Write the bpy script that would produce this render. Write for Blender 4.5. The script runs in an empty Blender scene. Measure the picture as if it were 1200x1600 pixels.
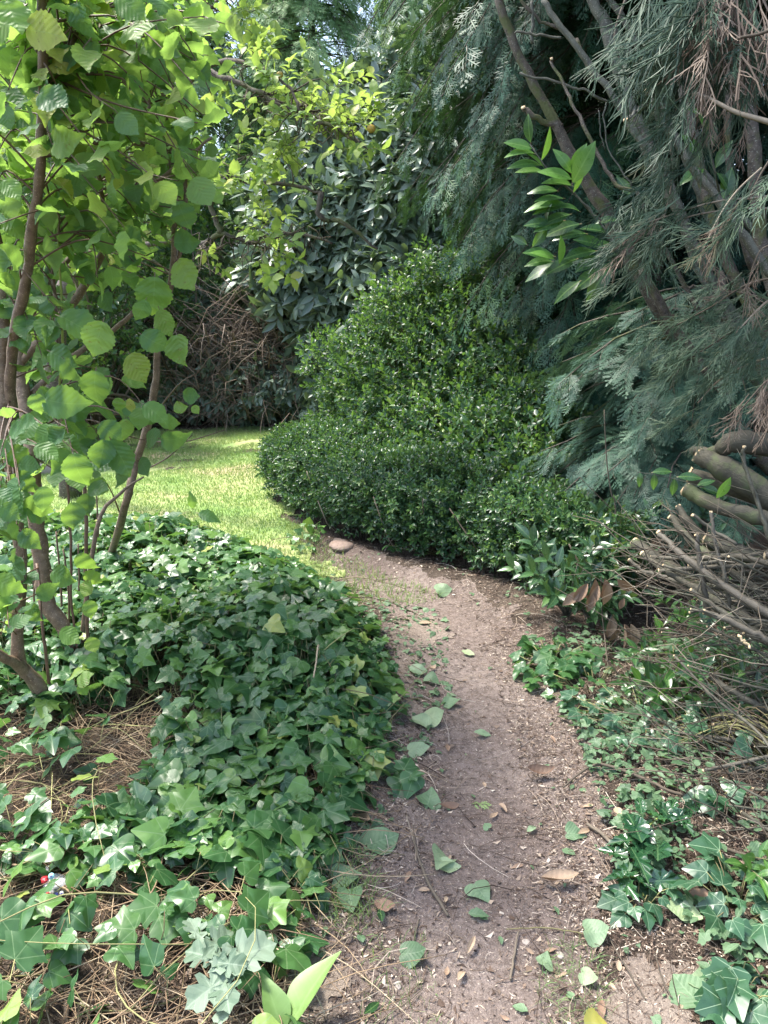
import bpy, math, random
import numpy as np
from mathutils import Vector
R_ = math.radians
rng = np.random.default_rng(11)
random.seed(5)
sc = bpy.context.scene
COL = sc.collection

# ---------------------------------------------------------------- camera
CAMZ, PITCH, FP = 1.55, R_(14.0), 1202.0
cam_d = bpy.data.cameras.new('camera'); cam = bpy.data.objects.new('camera', cam_d); COL.objects.link(cam)
cam.location = (0, 0, CAMZ); cam.rotation_euler = (R_(90) - PITCH, 0, 0)
cam_d.sensor_fit = 'VERTICAL'; cam_d.sensor_height = 36; cam_d.lens = 36 * FP / 1600
cam_d.clip_start = 0.05; cam_d.clip_end = 500
sc.camera = cam
# ---------------------------------------------------------------- sky and sun
SUN_EL, SUN_AZ = R_(66), R_(-68)          # azimuth clockwise from +Y
w = bpy.data.worlds.new("World"); sc.world = w; w.use_nodes = True
nt = w.node_tree
sky = nt.nodes.new('ShaderNodeTexSky'); sky.sky_type = 'NISHITA'; sky.sun_disc = False
sky.sun_elevation = SUN_EL; sky.sun_rotation = SUN_AZ; sky.dust_density = 2.5; sky.air_density = 1.0
hs = nt.nodes.new('ShaderNodeHueSaturation'); hs.inputs['Saturation'].default_value = .88; nt.links.new(sky.outputs[0], hs.inputs['Color']); nt.links.new(hs.outputs[0], nt.nodes['Background'].inputs[0]); nt.nodes['Background'].inputs[1].default_value = 0.15
sun_d = bpy.data.lights.new('sun', 'SUN'); sun = bpy.data.objects.new('sun', sun_d); COL.objects.link(sun)
sd = Vector((math.sin(SUN_AZ) * math.cos(SUN_EL), math.cos(SUN_AZ) * math.cos(SUN_EL), math.sin(SUN_EL)))
sun.rotation_euler = sd.to_track_quat('Z', 'Y').to_euler(); sun.location = (-6, 2, 12)
sun_d.energy = 2.2; sun_d.angle = R_(9); sun_d.color = (1.0, 0.95, 0.86)
sc.view_settings.view_transform = 'Standard'; sc.view_settings.look = 'None'
sc.view_settings.exposure = 2.15; sc.view_settings.gamma = 1
try:
    sc.cycles.max_bounces = 6; sc.cycles.diffuse_bounces = 2; sc.cycles.transmission_bounces = 5
    sc.cycles.sample_clamp_indirect = 4; sc.cycles.caustics_reflective = False; sc.cycles.caustics_refractive = False
except Exception: pass

# ---------------------------------------------------------------- numeric helpers
def ray(px, py):
    a = (px - 600) / FP; b = (800 - py) / FP
    return np.array([a, math.cos(PITCH) + b * math.sin(PITCH), -math.sin(PITCH) + b * math.cos(PITCH)])
def P(px, py, Y):
    d = ray(px, py); return np.array([0, 0, CAMZ]) + d * (Y / d[1])
class VN:
    def __init__(s, seed):
        s.g = np.random.default_rng(seed).random((64, 64))
    def __call__(s, x, y):
        x = np.asarray(x, float); y = np.asarray(y, float)
        xi = np.floor(x).astype(int); yi = np.floor(y).astype(int); fx = x - xi; fy = y - yi
        fx = fx * fx * (3 - 2 * fx); fy = fy * fy * (3 - 2 * fy)
        a = s.g[xi % 64, yi % 64]; b = s.g[(xi + 1) % 64, yi % 64]; c = s.g[xi % 64, (yi + 1) % 64]; d = s.g[(xi + 1) % 64, (yi + 1) % 64]
        return (a * (1 - fx) + b * fx) * (1 - fy) + (c * (1 - fx) + d * fx) * fy - 0.5
n1, n2, n3, n4, n5 = VN(1), VN(2), VN(3), VN(4), VN(5)
def smooth(a, b, x):
    t = np.clip((x - a) / (b - a), 0, 1); return t * t * (3 - 2 * t)
def h0(x, y):
    z = 0.10 * n1(x * .35, y * .35) * smooth(2, 8, y) + 0.045 * n2(x * 1.3, y * 1.3) + 0.02 * n3(x * 4, y * 4)
    return z
_kk = rng.normal(size=(8, 3)); _ph = rng.random(8) * 6.28
def sn(p, f=1.0):                      # cheap smooth 3-D noise, about -1..1
    return np.sin(p @ (_kk.T * f) + _ph).sum(-1) / 3.0
def inpoly(x, y, poly):
    x = np.asarray(x); y = np.asarray(y); c = np.zeros(x.shape, bool); n = len(poly)
    for i in range(n):
        x1, y1 = poly[i]; x2, y2 = poly[(i + 1) % n]
        if y1 == y2: continue
        m = ((y1 > y) != (y2 > y)) & (x < (x2 - x1) * (y - y1) / (y2 - y1) + x1); c ^= m
    return c
def pdist(x, y, poly):
    x = np.asarray(x); y = np.asarray(y); d = np.full(x.shape, 1e9); n = len(poly)
    for i in range(n):
        a = np.array(poly[i]); b = np.array(poly[(i + 1) % n]); ab = b - a
        t = np.clip(((x - a[0]) * ab[0] + (y - a[1]) * ab[1]) / (ab @ ab), 0, 1)
        d = np.minimum(d, np.hypot(x - a[0] - t * ab[0], y - a[1] - t * ab[1]))
    return d
def G0(px, py):
    d = ray(px, py); t = -CAMZ / d[2]; return (d[0] * t, d[1] * t)
path_poly = [G0(*p) for p in [(455, 1720), (470, 1600), (480, 1480), (520, 1400), (545, 1300), (560, 1230), (590, 1160), (600, 1080), (600, 1010), (585, 960), (545, 915), (520, 890), (500, 862), (540, 840), (600, 868), (680, 905), (770, 930), (825, 980), (870, 1040), (920, 1100), (960, 1180), (950, 1250), (930, 1330), (930, 1420), (980, 1520), (1050, 1600), (1080, 1720)]]
lawn_poly = [G0(*p) for p in [(-500, 668), (100, 668), (200, 664), (300, 668), (380, 663), (480, 668), (478, 690), (455, 710), (445, 780), (470, 822), (505, 850), (520, 875), (500, 930), (440, 900), (330, 870), (200, 850), (60, 860), (-400, 900)]]
ivy_poly = [G0(*p) for p in [(-160, 850), (60, 845), (200, 832), (300, 842), (380, 862), (450, 892), (520, 930), (575, 985), (612, 1040), (622, 1110), (600, 1180), (575, 1240), (545, 1320), (505, 1400), (475, 1490), (470, 1600), (460, 1750), (-100, 1750)]]
path_c = [G0(*p) for p in [(760, 1650), (720, 1400), (760, 1200), (750, 1100), (710, 1000), (660, 940), (580, 890)]]
def linedist(x, y, pts):
    x = np.asarray(x); y = np.asarray(y); d = np.full(x.shape, 1e9)
    for i in range(len(pts) - 1):
        a = np.array(pts[i]); b = np.array(pts[i + 1]); ab = b - a
        t = np.clip(((x - a[0]) * ab[0] + (y - a[1]) * ab[1]) / (ab @ ab), 0, 1)
        d = np.minimum(d, np.hypot(x - a[0] - t * ab[0], y - a[1] - t * ab[1]))
    return d
bank = [G0(520, 850), G0(620, 880), G0(700, 905), G0(800, 930), G0(860, 975), G0(930, 1060)]
def h(x, y):
    x = np.asarray(x, float); y = np.asarray(y, float)
    z = h0(x, y)
    dc = linedist(x, y, path_c)
    z = z * (0.35 + 0.65 * smooth(.1, .6, dc)) - 0.035 * (1 - smooth(.05, .5, dc))
    db = linedist(x, y, bank); z = z + 0.05 * np.exp(-(db / .16) ** 2)
    return z
def hf(x, y):
    return h(x, y) + 0.007 * n4(np.asarray(x) * 17, np.asarray(y) * 17) + 0.008 * n5(np.asarray(x) * 43, np.asarray(y) * 43)
def G(px, py, up=0.0):
    d = ray(px, py); t = -CAMZ / d[2]
    for _ in range(12):
        p = d * t; z = float(h(p[0], p[1])) + up; t = (z - CAMZ) / d[2]
    p = d * t; return np.array([p[0], p[1], float(h(p[0], p[1])) + up])
def unit(v):
    v = np.asarray(v, float); return v / np.maximum(np.linalg.norm(v, axis=-1, keepdims=True), 1e-9)
def frames(d, nrm):
    y = unit(d); z = nrm - (nrm * y).sum(-1, keepdims=True) * y; z = unit(z); x = np.cross(y, z)
    return np.stack([x, y, z], -1)
def rdir(n, r=rng): return unit(r.normal(size=(n, 3)))
def interp(pts, m):
    pts = np.asarray(pts, float); n = len(pts)
    if n == 2: return pts[0] + (pts[1] - pts[0]) * np.linspace(0, 1, m)[:, None]
    out = []
    for t in np.linspace(0, n - 1 - 1e-6, m):
        i = int(t); f = t - i; p0 = pts[max(i - 1, 0)]; p1 = pts[i]; p2 = pts[i + 1]; p3 = pts[min(i + 2, n - 1)]
        out.append(.5 * ((2 * p1) + (-p0 + p2) * f + (2 * p0 - 5 * p1 + 4 * p2 - p3) * f * f + (-p0 + 3 * p1 - 3 * p2 + p3) * f ** 3))
    return np.array(out)

class T:                                # template: verts, polygons, per-vertex random, local coords (u, v, stem flag)
    def __init__(s, v, f, luv, rn=None):
        s.v = np.asarray(v, float); s.luv = np.asarray(luv, float)
        s.rn = np.zeros(len(s.v)) if rn is None else np.asarray(rn, float)
        if isinstance(f, tuple): s.loops, s.tot = f
        else:
            s.tot = np.array([len(q) for q in f], np.int32); s.loops = np.array([i for q in f for i in q], np.int32)
class MB:
    def __init__(s): s.V = []; s.L = []; s.N = []; s.R = []; s.U = []; s.n = 0
    def add(s, v, loops, tot, rn, luv):
        s.V.append(v); s.L.append(loops + s.n); s.N.append(tot); s.R.append(rn); s.U.append(luv); s.n += len(v)
    def inst(s, t, pos, Rm, sc_, rn=None, mix=.5):
        pos = np.atleast_2d(pos); n = len(pos)
        if n == 0: return
        sc_ = np.broadcast_to(np.asarray(sc_, float).reshape(-1, 1) if np.ndim(sc_) < 2 else sc_, (n, 1) if np.ndim(sc_) < 2 else (n, 3))
        if rn is None: rn = rng.random(n)
        lv = t.v[None] * sc_[:, None, :]
        v = np.einsum('nij,nkj->nki', Rm, lv) + pos[:, None, :]
        k = len(t.v)
        lo = (t.loops[None] + (np.arange(n) * k)[:, None]).ravel()
        rr = (mix * t.rn[None] + (1 - mix) * np.asarray(rn).reshape(-1, 1)).ravel() if mix else np.repeat(rn, k)
        s.add(v.reshape(-1, 3), lo, np.tile(t.tot, n), rr, np.tile(t.luv, (n, 1)))
    def template(s):
        return T(np.concatenate(s.V), (np.concatenate(s.L).astype(np.int32), np.concatenate(s.N).astype(np.int32)), np.concatenate(s.U), np.concatenate(s.R))
    def tubes(s, Pt, rad, sides=4, rn=None, stem=0.0):       # Pt (n, m, 3) rad (n, m)
        Pt = np.asarray(Pt, float); n, m, _ = Pt.shape; rad = np.broadcast_to(np.asarray(rad, float), (n, m))
        tg = np.gradient(Pt, axis=1); tg = unit(tg)
        ref = np.where(np.abs(tg[:, :1, 2:3]) > .8, np.array([1., 0, 0]), np.array([0, 0, 1.]))
        a = unit(np.cross(tg, np.broadcast_to(ref, tg.shape))); b = np.cross(tg, a)
        an = np.arange(sides) / sides * 2 * math.pi
        v = Pt[:, :, None] + rad[:, :, None, None] * (np.cos(an)[None, None, :, None] * a[:, :, None] + np.sin(an)[None, None, :, None] * b[:, :, None])
        q = []
        for i in range(m - 1):
            for j in range(sides):
                q.append((i * sides + j, i * sides + (j + 1) % sides, (i + 1) * sides + (j + 1) % sides, (i + 1) * sides + j))
        q = np.array(q); k = m * sides
        caps = np.array(list(range(sides))[::-1] + [(m - 1) * sides + j for j in range(sides)])
        base = (np.arange(n) * k)[:, None]
        lo = np.concatenate([q.ravel()[None] + base, caps[None] + base], 1).ravel()
        tot = np.tile(np.array([4] * len(q) + [sides] * 2), n)
        if rn is None: rn = rng.random(n)
        ln = np.concatenate([np.zeros((n, 1)), np.cumsum(np.linalg.norm(np.diff(Pt, axis=1), axis=-1), 1)], 1)
        luv = np.zeros((n, m, sides, 3)); luv[..., 0] = (np.arange(sides) / sides)[None, None]; luv[..., 1] = ln[:, :, None]; luv[..., 2] = stem
        s.add(v.reshape(-1, 3), lo.astype(np.int64), tot, np.repeat(rn, k), luv.reshape(-1, 3))
    def build(s, name, mat, parent=None, smooth_=True, loc=None):
        V = np.concatenate(s.V); L = np.concatenate(s.L).astype(np.int32); N = np.concatenate(s.N).astype(np.int32)
        if loc is None and parent is not None: loc = np.array(parent['_o'])
        if loc is not None: V = V - np.asarray(loc)
        me = bpy.data.meshes.new(name); me.vertices.add(len(V)); me.vertices.foreach_set('co', V.astype(np.float32).ravel())
        me.loops.add(len(L)); me.loops.foreach_set('vertex_index', L)
        me.polygons.add(len(N)); st = np.concatenate([[0], np.cumsum(N)[:-1]]).astype(np.int32)
        me.polygons.foreach_set('loop_start', st)
        try: me.polygons.foreach_set('loop_total', N)
        except Exception: pass
        a = me.attributes.new('rnd', 'FLOAT', 'POINT'); a.data.foreach_set('value', np.concatenate(s.R).astype(np.float32))
        a = me.attributes.new('luv', 'FLOAT_VECTOR', 'POINT'); a.data.foreach_set('vector', np.concatenate(s.U).astype(np.float32).ravel())
        me.update(calc_edges=True)
        me.polygons.foreach_set('use_smooth', np.full(len(N), smooth_)); me.materials.append(mat)
        o = bpy.data.objects.new(name, me); COL.objects.link(o)
        if parent is not None: o.parent = parent
        elif loc is not None: o.location = loc
        return o
def tag(o, label, cat, group=None, kind=None):
    if label: o['label'] = label
    if cat: o['category'] = cat
    if group: o['group'] = group
    if kind: o['kind'] = kind
    return o
EMP = []
def thing(name, label, cat, loc, group=None):
    o = bpy.data.objects.new(name, None); COL.objects.link(o); o.location = loc; o.empty_display_size = .1
    o['_o'] = [float(c) for c in loc]; EMP.append(o)
    return tag(o, label, cat, group)
def tube1(pts, rads, m=None, sides=8, jit=0.0, rn=None):
    m = m or max(4, len(pts) * 4); pp = interp(pts, m)
    rr = np.interp(np.linspace(0, 1, m), np.linspace(0, 1, len(rads)), rads)
    if jit: pp = pp + rng.normal(size=pp.shape) * jit; rr = rr * (1 + rng.normal(size=m) * .06)
    b = MB(); b.tubes(pp[None], rr[None], sides, rn=[random.random()] if rn is None else [rn]); return b

# ---------------------------------------------------------------- materials
def nn(t, ty, **k):
    n = t.nodes.new(ty)
    for a, b in k.items(): setattr(n, a, b)
    return n
def mth(t, op, a, b=None, c=None):
    n = nn(t, 'ShaderNodeMath', operation=op)
    for i, q in enumerate((a, b, c)):
        if q is None: continue
        if isinstance(q, (int, float)): n.inputs[i].default_value = q
        else: t.links.new(q, n.inputs[i])
    return n.outputs[0]
def mixc(t, f, a, b, bt='MIX'):
    n = nn(t, 'ShaderNodeMix', data_type='RGBA', blend_type=bt)
    for i, q in ((0, f), (6, a), (7, b)):
        if isinstance(q, (int, float)): n.inputs[i].default_value = q
        elif isinstance(q, tuple): n.inputs[i].default_value = (*q, 1)[:4]
        else: t.links.new(q, n.inputs[i])
    return n.outputs[2]
def ramp(t, fac, stops, interp_='LINEAR'):
    n = nn(t, 'ShaderNodeValToRGB'); cr = n.color_ramp; cr.interpolation = interp_
    while len(cr.elements) < len(stops): cr.elements.new(0.5)
    for e, (p, c) in zip(cr.elements, stops): e.position = p; e.color = (*c, 1)
    t.links.new(fac, n.inputs[0]); return n.outputs[0]
def noise(t, scale, detail=3, rough=.5, vec=None):
    n = nn(t, 'ShaderNodeTexNoise'); n.inputs['Scale'].default_value = scale; n.inputs['Detail'].default_value = detail; n.inputs['Roughness'].default_value = rough
    if vec is not None: t.links.new(vec, n.inputs['Vector'])
    else:
        tc = nn(t, 'ShaderNodeTexCoord'); t.links.new(tc.outputs['Object'], n.inputs['Vector'])
    return n.outputs[0]
def newmat(name):
    m = bpy.data.materials.new(name); m.use_nodes = True; t = m.node_tree
    return m, t, t.nodes['Principled BSDF'], t.nodes['Material Output']
def leafmat(name, stops, back=(.15, .22, .1), backf=.45, rough=.42, trans=.3, transc=(.25, .42, .05), stem=(.12, .08, .04), vein=None, veinc=(.3, .4, .2), nv=7., vw=.03, veinf=.6, bump=.0, spots=None, spec=.5):
    m, t, pb, out = newmat(name)
    ar = nn(t, 'ShaderNodeAttribute', attribute_name='rnd'); al = nn(t, 'ShaderNodeAttribute', attribute_name='luv')
    sp = nn(t, 'ShaderNodeSeparateXYZ'); t.links.new(al.outputs['Vector'], sp.inputs[0])
    u, v, st = sp.outputs
    c = ramp(t, ar.outputs['Fac'], stops)
    nz = noise(t, 45, 2)
    c = mixc(t, .5, c, mixc(t, nz, (.3, .3, .3), (1.15, 1.15, 1.15)), 'MULTIPLY')
    hgt = None
    if vein == 'pin':
        au = mth(t, 'ABSOLUTE', u); mid = mth(t, 'LESS_THAN', au, vw * .5)
        ph = mth(t, 'FRACT', mth(t, 'MULTIPLY', mth(t, 'SUBTRACT', v, mth(t, 'MULTIPLY', au, .75)), nv))
        tri = mth(t, 'PINGPONG', ph, .5)
        side = nn(t, 'ShaderNodeMapRange'); t.links.new(tri, side.inputs[0]); side.inputs[1].default_value = vw * 3; side.inputs[2].default_value = 0; side = side.outputs[0]
        vm = mth(t, 'MAXIMUM', mid, mth(t, 'MULTIPLY', side, .55)); hgt = tri
    elif vein == 'palm':
        r = mth(t, 'SQRT', mth(t, 'ADD', mth(t, 'MULTIPLY', u, u), mth(t, 'MULTIPLY', v, v)))
        th = mth(t, 'ARCTAN2', u, v); pg = mth(t, 'PINGPONG', mth(t, 'ABSOLUTE', th), .43)
        dd = mth(t, 'MULTIPLY', r, pg); vm = mth(t, 'LESS_THAN', dd, vw * .5); hgt = mth(t, 'MINIMUM', dd, .08)
    else: vm = None
    if vm is not None: c = mixc(t, mth(t, 'MULTIPLY', vm, veinf), c, veinc)
    if spots:
        s2 = noise(t, 90, 3, .6); sf = ramp(t, s2, [(.62, (0, 0, 0)), (.68, (1, 1, 1))])
        s3 = mth(t, 'MULTIPLY', sf, mth(t, 'GREATER_THAN', ar.outputs['Fac'], .62)); c = mixc(t, s3, c, spots)
    geo = nn(t, 'ShaderNodeNewGeometry')
    c2 = mixc(t, mth(t, 'MULTIPLY', geo.outputs['Backfacing'], backf), c, back)
    c3 = mixc(t, st, c2, stem)
    t.links.new(c3, pb.inputs['Base Color']); pb.inputs['Specular IOR Level'].default_value = spec
    rr = mth(t, 'ADD', mth(t, 'MULTIPLY', geo.outputs['Backfacing'], .25), mth(t, 'ADD', rough - .08, mth(t, 'MULTIPLY', nz, .16)))
    t.links.new(rr, pb.inputs['Roughness'])
    if bump and hgt is not None:
        b = nn(t, 'ShaderNodeBump'); b.inputs['Strength'].default_value = bump; b.inputs['Distance'].default_value = .01
        t.links.new(hgt, b.inputs['Height']); t.links.new(b.outputs[0], pb.inputs['Normal'])
    tr = nn(t, 'ShaderNodeBsdfTranslucent'); tc = mixc(t, .65, c2, transc); t.links.new(tc, tr.inputs[0])
    mx = nn(t, 'ShaderNodeMixShader'); f = mth(t, 'MULTIPLY', mth(t, 'SUBTRACT', 1., st), trans)
    t.links.new(f, mx.inputs[0]); t.links.new(pb.outputs[0], mx.inputs[1]); t.links.new(tr.outputs[0], mx.inputs[2]); t.links.new(mx.outputs[0], out.inputs[0])
    return m
def barkmat(name, a, b, c=None, scale=30, rough=.85, moss=None, lent=None, stretch=.25, bump=.6):
    m, t, pb, out = newmat(name)
    al = nn(t, 'ShaderNodeAttribute', attribute_name='luv'); tc = nn(t, 'ShaderNodeTexCoord')
    n1_ = noise(t, scale, 5, .65); col = ramp(t, n1_, [(.3, a), (.7, b)])
    ar = nn(t, 'ShaderNodeAttribute', attribute_name='rnd')
    if c: col = mixc(t, ar.outputs['Fac'], col, mixc(t, n1_, tuple(x * .6 for x in c), c))
    mp = nn(t, 'ShaderNodeMapping'); t.links.new(al.outputs['Vector'], mp.inputs[0]); mp.inputs['Scale'].default_value = (6, 60, 0)
    n2_ = noise(t, 1.0, 4, .6, mp.outputs[0])
    col = mixc(t, .5, col, mixc(t, n2_, (.3, .3, .3), (1.3, 1.3, 1.3)), 'MULTIPLY')
    if lent:
        vo = nn(t, 'ShaderNodeTexNoise'); t.links.new(mp.outputs[0], vo.inputs['Vector']); vo.inputs['Scale'].default_value = 3.2
        col = mixc(t, ramp(t, vo.outputs[0], [(.62, (0, 0, 0)), (.68, (1, 1, 1))]), col, lent)
    if moss:
        mf = ramp(t, noise(t, 7, 4, .6), [(.52, (0, 0, 0)), (.62, (1, 1, 1))]); col = mixc(t, mf, col, moss)
    t.links.new(col, pb.inputs['Base Color']); pb.inputs['Roughness'].default_value = rough
    bp = nn(t, 'ShaderNodeBump'); bp.inputs['Strength'].default_value = bump; bp.inputs['Distance'].default_value = .006
    t.links.new(mth(t, 'ADD', n1_, n2_), bp.inputs['Height']); t.links.new(bp.outputs[0], pb.inputs['Normal'])
    return m
def rampmat(name, stops, rough=.8, nscale=60, spec=.3):
    m, t, pb, out = newmat(name)
    ar = nn(t, 'ShaderNodeAttribute', attribute_name='rnd'); c = ramp(t, ar.outputs['Fac'], stops)
    nz = noise(t, nscale, 2); c = mixc(t, .5, c, mixc(t, nz, (.4, .4, .4), (1.2, 1.2, 1.2)), 'MULTIPLY')
    t.links.new(c, pb.inputs['Base Color']); pb.inputs['Roughness'].default_value = rough; pb.inputs['Specular IOR Level'].default_value = spec
    return m
def soilmat(name, cols, pale, scale=8):
    m, t, pb, out = newmat(name)
    a = noise(t, scale * .35, 4, .6); b = noise(t, scale * 9, 6, .75); c0 = noise(t, 160, 3, .7)
    c = ramp(t, a, [(.35, cols[0]), (.62, cols[1])])
    c = mixc(t, ramp(t, b, [(.42, (0, 0, 0)), (.7, (1, 1, 1))]), c, cols[2])
    c = mixc(t, ramp(t, c0, [(.60, (0, 0, 0)), (.66, (1, 1, 1))]), c, pale)
    t.links.new(c, pb.inputs['Base Color']); pb.inputs['Roughness'].default_value = .95; pb.inputs['Specular IOR Level'].default_value = .2
    bp = nn(t, 'ShaderNodeBump'); bp.inputs['Strength'].default_value = 1.; bp.inputs['Distance'].default_value = .018
    t.links.new(mth(t, 'ADD', b, mth(t, 'MULTIPLY', c0, .5)), bp.inputs['Height']); t.links.new(bp.outputs[0], pb.inputs['Normal'])
    return m
M = {}
M['ground'] = soilmat('leaf litter soil', [(.075, .056, .043), (.135, .105, .082), (.05, .036, .028)], (.30, .24, .18), 10)
M['path'] = soilmat('trodden earth', [(.185, .142, .122), (.285, .23, .20), (.10, .075, .063)], (.45, .38, .32), 5)
M['sand'] = soilmat('pale sandy earth', [(.27, .215, .175), (.36, .295, .24), (.20, .155, .125)], (.45, .38, .31), 9)
m, t, pb, out = newmat('lawn turf'); M['lawn'] = m
a = noise(t, .9, 5, .65); b = noise(t, 40, 4, .7)
c = ramp(t, a, [(.36, (.36, .30, .17)), (.46, (.28, .33, .12)), (.6, (.17, .28, .07))]); c = mixc(t, .5, c, mixc(t, b, (.3, .3, .3), (1.3, 1.3, 1.3)), 'MULTIPLY')
t.links.new(c, pb.inputs['Base Color']); pb.inputs['Roughness'].default_value = .9
M['grass'] = leafmat('grass blades', [(0, (.14, .27, .085)), (.5, (.22, .35, .12)), (.8, (.33, .40, .17)), (1, (.46, .42, .25))], rough=.5, trans=.35, transc=(.4, .55, .1))
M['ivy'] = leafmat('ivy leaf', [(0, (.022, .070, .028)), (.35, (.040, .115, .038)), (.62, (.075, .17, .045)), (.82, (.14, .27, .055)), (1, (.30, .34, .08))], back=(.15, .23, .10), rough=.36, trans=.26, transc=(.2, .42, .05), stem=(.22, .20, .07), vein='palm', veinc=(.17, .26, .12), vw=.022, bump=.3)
M['ivyv'] = leafmat('veined ivy leaf', [(0, (.03, .08, .045)), (.6, (.05, .13, .06)), (1, (.12, .2, .07))], rough=.36, trans=.2, stem=(.22, .20, .07), vein='palm', veinc=(.28, .38, .24), vw=.018, bump=.3, veinf=.7)
M['hazel'] = leafmat('hazel leaf', [(0, (.045, .135, .06)), (.35, (.075, .19, .06)), (.65, (.145, .28, .06)), (.85, (.25, .37, .07)), (1, (.44, .43, .08))], back=(.22, .34, .17), rough=.5, trans=.52, transc=(.40, .64, .08), stem=(.10, .07, .035), vein='pin', veinc=(.25, .38, .15), nv=7.3, vw=.022, veinf=.28, bump=.28, spots=(.16, .09, .03))
M['apple'] = leafmat('apple leaf', [(0, (.10, .22, .05)), (.4, (.18, .31, .07)), (.8, (.32, .42, .09)), (1, (.48, .44, .10))], rough=.5, trans=.5, transc=(.45, .62, .10), stem=(.08, .06, .04), vein='pin', nv=6, veinf=.3)
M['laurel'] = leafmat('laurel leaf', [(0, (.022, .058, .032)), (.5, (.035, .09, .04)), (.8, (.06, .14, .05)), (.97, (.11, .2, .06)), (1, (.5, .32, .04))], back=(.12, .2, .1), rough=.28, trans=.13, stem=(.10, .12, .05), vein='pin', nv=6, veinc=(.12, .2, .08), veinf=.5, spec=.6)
M['laurelfar'] = leafmat('brightened laurel leaf', [(0, (.10, .15, .12)), (.5, (.165, .23, .17)), (.8, (.21, .285, .19)), (.93, (.26, .34, .19)), (1, (.5, .38, .10))], back=(.16, .22, .14), rough=.33, trans=.15, stem=(.12, .12, .06), spec=.6)  # laurel greens lightened, putting missing light and far haze into the colour
M['laurelfresh'] = leafmat('fresh laurel leaf', [(0, (.022, .065, .03)), (.45, (.045, .12, .035)), (1, (.13, .29, .05))], back=(.18, .28, .12), rough=.3, trans=.3, transc=(.25, .5, .05), stem=(.16, .14, .07), vein='pin', nv=7, veinc=(.2, .34, .1), veinf=.5, spec=.6)
M['box'] = leafmat('small hedge leaf', [(0, (.015, .042, .024)), (.45, (.028, .074, .036)), (.72, (.066, .15, .045)), (1, (.22, .32, .08))], back=(.12, .2, .08), rough=.33, trans=.2, transc=(.2, .42, .05), stem=(.10, .08, .045), spec=.45)
M['boxy'] = leafmat('privet leaf', [(0, (.016, .046, .027)), (.45, (.032, .086, .042)), (.7, (.07, .155, .052)), (1, (.32, .42, .09))], back=(.12, .2, .08), rough=.38, trans=.25, transc=(.25, .5, .05), stem=(.10, .08, .045), spec=.4)
CB = dict(rough=.52, vein=None, spec=.3)
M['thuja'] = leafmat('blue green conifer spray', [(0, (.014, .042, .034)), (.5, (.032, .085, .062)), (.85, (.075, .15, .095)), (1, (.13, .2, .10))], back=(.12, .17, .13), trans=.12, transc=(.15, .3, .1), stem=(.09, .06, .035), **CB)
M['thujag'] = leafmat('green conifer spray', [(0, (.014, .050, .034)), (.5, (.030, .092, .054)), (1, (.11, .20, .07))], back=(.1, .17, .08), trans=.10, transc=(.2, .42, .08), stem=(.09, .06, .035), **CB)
M['farcon'] = leafmat('brightened conifer spray', [(0, (.14, .25, .13)), (.5, (.22, .37, .17)), (1, (.38, .52, .22))], back=(.2, .3, .14), trans=.45, transc=(.34, .55, .16), stem=(.09, .06, .035), **CB)  # greens raised, hazy brightness of the far row put into the colour
M['cord'] = leafmat('grey green cord foliage', [(0, (.030, .062, .040)), (.5, (.070, .122, .074)), (.85, (.15, .215, .13)), (1, (.24, .22, .13))], back=(.16, .2, .15), trans=.1, transc=(.2, .3, .1), stem=(.20, .14, .085), **CB)
M['deadcon'] = rampmat('dead conifer foliage', [(0, (.13, .095, .07)), (.5, (.24, .185, .14)), (1, (.38, .31, .24))])
M['holly'] = leafmat('holly leaf', [(0, (.014, .055, .024)), (1, (.035, .10, .035))], back=(.1, .18, .07), rough=.2, trans=.08, stem=(.12, .1, .05), vein='pin', nv=5, veinc=(.1, .18, .08), veinf=.5, spec=.7)
M['oak'] = leafmat('greyish oak leaf', [(0, (.09, .15, .09)), (1, (.19, .26, .18))], rough=.6, trans=.15, vein='pin', nv=5, veinc=(.26, .33, .24), veinf=.35, bump=.2)
M['lime'] = leafmat('fallen green leaf', [(0, (.05, .11, .05)), (.35, (.13, .22, .11)), (.65, (.22, .31, .18)), (1, (.36, .44, .22))], back=(.25, .34, .22), rough=.55, trans=.2, vein='pin', nv=7, veinc=(.32, .42, .26), veinf=.2, bump=.15)
M['brownleaf'] = leafmat('dead brown leaf', [(0, (.12, .07, .045)), (.5, (.25, .155, .10)), (1, (.44, .33, .22))], back=(.32, .23, .16), rough=.65, trans=.1, transc=(.32, .2, .1), stem=(.1, .06, .03), vein='pin', nv=7, veinc=(.16, .08, .04), veinf=.18, bump=.15)
M['litter'] = rampmat('dry litter', [(0, (.035, .022, .016)), (.35, (.085, .056, .04)), (.55, (.16, .11, .08)), (.75, (.30, .23, .17)), (1, (.58, .50, .41))], nscale=25)
M['straw'] = rampmat('dry stalks', [(0, (.12, .075, .045)), (.4, (.24, .165, .10)), (.8, (.36, .27, .17)), (1, (.44, .36, .24))])
M['vine'] = rampmat('ivy runners', [(0, (.11, .075, .045)), (.5, (.19, .175, .08)), (1, (.32, .31, .13))])
M['twig'] = rampmat('brown twigs', [(0, (.05, .038, .028)), (.5, (.105, .085, .062)), (.85, (.19, .155, .115)), (1, (.32, .27, .2))])
M['paletwig'] = rampmat('pale dry stems', [(0, (.13, .095, .07)), (.5, (.22, .165, .125)), (1, (.36, .29, .23))])
M['hbark'] = barkmat('hazel bark', (.095, .062, .038), (.235, .165, .105), scale=34, rough=.55, lent=(.34, .26, .17))
M['hbarkthin'] = barkmat('young hazel bark', (.09, .05, .03), (.17, .10, .06), scale=30, rough=.5)
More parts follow.
